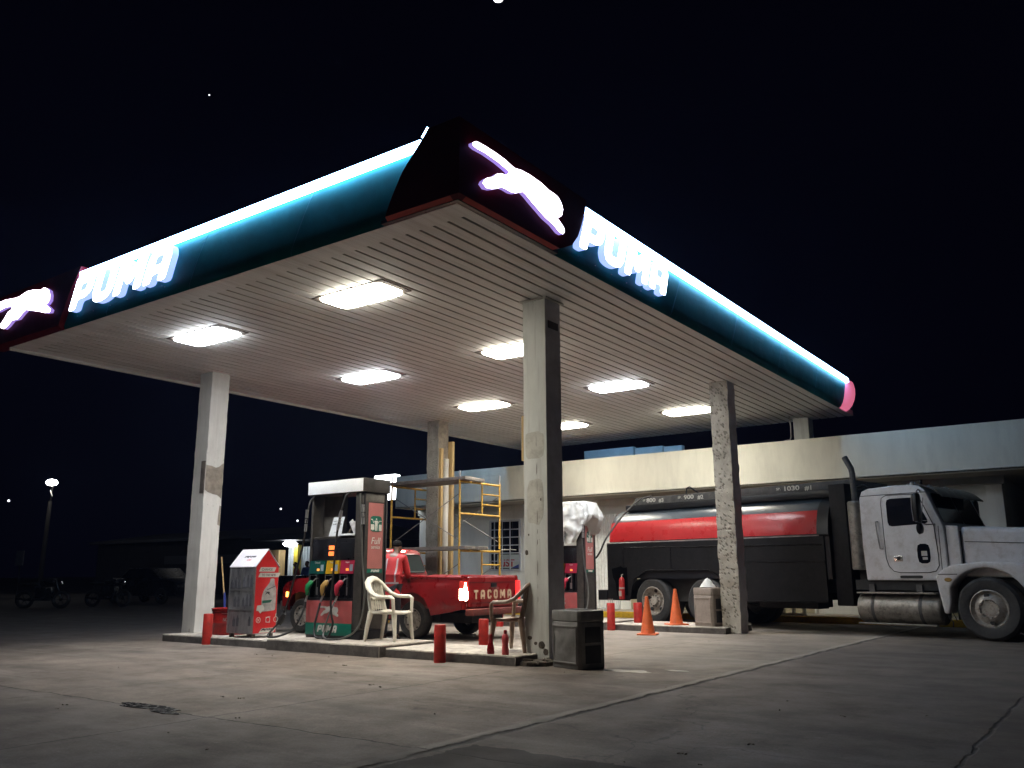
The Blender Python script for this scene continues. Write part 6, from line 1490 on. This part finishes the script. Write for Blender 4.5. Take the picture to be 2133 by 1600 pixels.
person((-29.05, 25.4, 0), math.radians(200), 'person in a blue shirt far off, beside the one in crimson', 'shirt_blue', 'trouser', .05, .99)

# ------------------------------------------------------------------ dark surroundings on the left
ks = thing('kiosk', 'distant lit kiosk with pale corrugated front and yellow post', 'kiosk', (-31.3, 28, 0))
b = MB(); zig = []; n = 64
for i in range(n + 1): zig.append((-32.3 + 2.8 * i / n, 27 + (.09 if (i // 2) % 2 else 0)))
b.prism(zig + [(-29.5, 27.3), (-32.3, 27.3)], 0, 2.38, 'z'); b.build('corrugated_front', 'kiosk_sheet', ks, smooth=0)
b = MB(); b.box(-31.62, -31.36, 26.75, 26.98, 0, 2.45); b.build('post', 'kiosk_yellow', ks)
b = MB(); b.box(-33.6, -29.0, 25.9, 30, 2.66, 2.72); b.box(-33.6, -29.0, 25.84, 25.9, 2.66, 2.92); b.build('roof', 'night_roof', ks, bevel=.01)
b = MB(); b.lathe([(0, -.13), (.22, -.11), (.34, 0), (.22, .11), (0, .13)], (-31.55, 26.45, 2.50), n=20, cap=False); b.build('lamp', 'lamp_white', ks)
b = MB(); b.box(-33.25, -32.5, 26.6, 27.0, 0, 2.25); b.build('timber_stand', 'wood', ks, bevel=.01)
b = MB(); b.box(-32.95, -32.7, 26.58, 26.598, 1.4, 2.0); b.build('notice', 'pale_red', ks)
b = MB(); b.box(-29.55, -25.5, 24, 24.2, 0, 1.09); tag(b.build('low_wall', 'dark_paint', bevel=.01), 'low black wall in front of the distant lit kiosk', 'wall')
shd = thing('shed', 'long unlit shed with a pale roof edge behind the left column', 'building', (-46, 34, 0))
b = MB(); b.box(-58, -36.2, 32, 42, 0, 3.2); b.build('wall', 'night_wall', shd, smooth=0)
b = MB(); b.prism([(31.6, 3.2), (31.6, 3.34), (37, 4.1), (42.4, 3.34), (42.4, 3.2)], -58.5, -35.8, 'x'); b.build('roof', 'night_roof', shd, smooth=0)
b = MB(); b.box(-50, -42, 31.95, 31.998, 1.8, 2.3); b.build('sign_band', 'night_roof', shd)
lmp = thing('street_lamp', 'lone glowing street lamp on a tall pole at the far left', 'street lamp', (-54, 26.4, 0))
b = MB(); b.tube([(-54.1, 26.4, 0), (-53.9, 26.4, 5.6)], [.16, .11], 10); b.build('pole', 'pole', lmp)
b = MB(); b.tube([(-53.9, 26.4, 5.4), (-53.6, 26.3, 6.2), (-53.2, 26.1, 6.6)], .04, 8); b.build('arm', 'pole', lmp)
b = MB(); b.lathe([(0, -.2), (.25, -.14), (.34, 0), (.25, .14), (0, .2)], (-53.15, 26, 6.66), n=18, cap=False); b.build('lamp', 'lamp_street', lmp)
b = MB(); b.tube([(-53.0, 25.9, 6.15), (-52.3, 25.7, 5.75)], .03, 6); b.build('brace', 'decal_white', lmp)
sgn = thing('notice_board', 'small dim square board on a post at the far left', 'sign', (-47.4, 22, 0))
b = MB(); b.box(-47.8, -47.0, 21.97, 22.0, 1.65, 2.4); b.build('panel', 'trim_white', sgn)
b = MB(); b.cyl((-47.4, 22.03, 0), (-47.4, 22.03, 2.4), .04); b.build('post', 'pole', sgn)
def moto(loc, rot, label):
    t = thing('motorcycle', label, 'motorcycle', loc, rot, 'motorcycles parked in the dark')
    for x in (-.62, .62):
        o = MB(); o.tube([(x + .26 * math.cos(a * PI / 14), 0,   .3 + .25 * math.sin(a * PI / 14)) for a in range(28)], .065, 8, closed=True); o = o.build('wheel', 'rubber', t, local=True)
        b = MB(); b.lathe([(.0, -.04), (.06, -.04), (.06, .04), (0, .04)], (x, 0, .3), 'y', n=12, cap=False)
        for k in range(6): a = k * PI / 3; b.cyl((x, 0, .3), (x + .22 * math.cos(a), 0, .3 + .22 * math.sin(a)), .008, n=5)
        b.build('rim', 'dark_paint', o, local=True)
    b = MB(); b.tube([(.62, 0, .3), (.45, 0, .8), (.40, 0, .95)], .03, 8); b.tube([(-.62, 0, .3), (-.1, 0, .42), (.3, 0, .45), (.42, 0, .85), (-.1, 0, .78), (-.7, 0, .80)], .025, 8); b.build('frame', 'dark_paint', t, local=True)
    b = MB(); b.loft([[Vector((x, y * w, z + y2 * .1)) for y, y2 in ((-1, 0), (-.6, .9), (.6, .9), (1, 0), (.6, -.6), (-.6, -.6))] for x, w, z in ((-.12, .09, .84), (.1, .14, .87), (.32, .1, .88))]); b.build('fuel_tank', 'dark_paint', t, local=True)
    b = MB(); b.box(-.75, -.13, -.12, .12, .80, .88); b.build('seat', 'rubber', t, local=True, bevel=.03)
    b = MB(); b.tube([(.36, -.34, 1.02), (.42, -.15, 1.0), (.42, .15, 1.0), (.36, .34, 1.02)], .014, 6); b.build('handlebar', 'chrome', t, local=True)
    b = MB(); b.lathe([(0, .5), (.09, .52), (.085, .60), (0, .62)], (0, 0, .85), 'x', n=14, cap=False); b.build('headlamp', 'chrome', t, local=True)
    b = MB(); b.box(-.24, .30, -.14, .14, .26, .72); b.tube([(.1, -.14, .34), (-.3, -.17, .28), (-.8, -.18, .34)], .04, 8); b.build('engine', 'dark_paint', t, local=True, bevel=.01)
moto((-31.6, 15.6, 0), math.radians(40), 'dark motorcycle with glinting chrome at the far left edge')
moto((-30.9, 17.6, 0), math.radians(25), 'second dark motorcycle behind the first, nearer the parked car')
cr = thing('parked_car', 'dark parked car barely visible left of the white column', 'car', (-33.5, 21, 0), math.radians(10))
b = MB(); pr_ = [(-2.1, .3), (-2.15, .75), (-1.9, .92), (-1.1, .98), (-.55, 1.4), (.6, 1.42), (1.2, .98), (2.0, .88), (2.15, .6), (2.1, .3)]
b.prism(pr_, -.82, .82, 'y'); b.build('body', 'dark_paint', cr, local=True, bevel=.06, seg=3)
for x in (-1.3, 1.35):
    for s in (-1, 1): wheel(cr, (x, s * .76, .31), .31, .18, .19, s, 'tyre', 'chrome', 'car')
b = MB(); b.prism([(-1.0, 1.0), (-.52, 1.36), (.56, 1.38), (1.05, 1.0)], -.826, -.8205, 'y'); b.build('side_window', 'window_black', cr, local=True, smooth=0)
b = MB(); b.box(-2.16, -2.1, -.26, .26, .55, .67); b.build('number_plate', 'decal_blue', cr, local=True)
b = MB(); b.box(2.1, 2.16, -.74, -.45, .62, .76); b.build('headlamp', 'chrome', cr, local=True, bevel=.02)

# ------------------------------------------------------------------ thin blue haze, added for a glow round the light strips
hm = bpy.data.materials.new('night_air'); hm.use_nodes = True; nt = hm.node_tree
nt.nodes.remove(nt.nodes['Principled BSDF'])
pv = nt.nodes.new('ShaderNodeVolumePrincipled'); pv.inputs['Color'].default_value = (.35, .5, 1, 1); pv.inputs['Density'].default_value = .0005; pv.inputs['Anisotropy'].default_value = .6
nt.links.new(pv.outputs[0], nt.nodes['Material Output'].inputs['Volume'])
b = MB(); b.box(-75, 14, -3, 44, -1.6, 9.5); M['haze'] = hm
tag(b.build('haze', 'haze', smooth=0), kind='stuff')
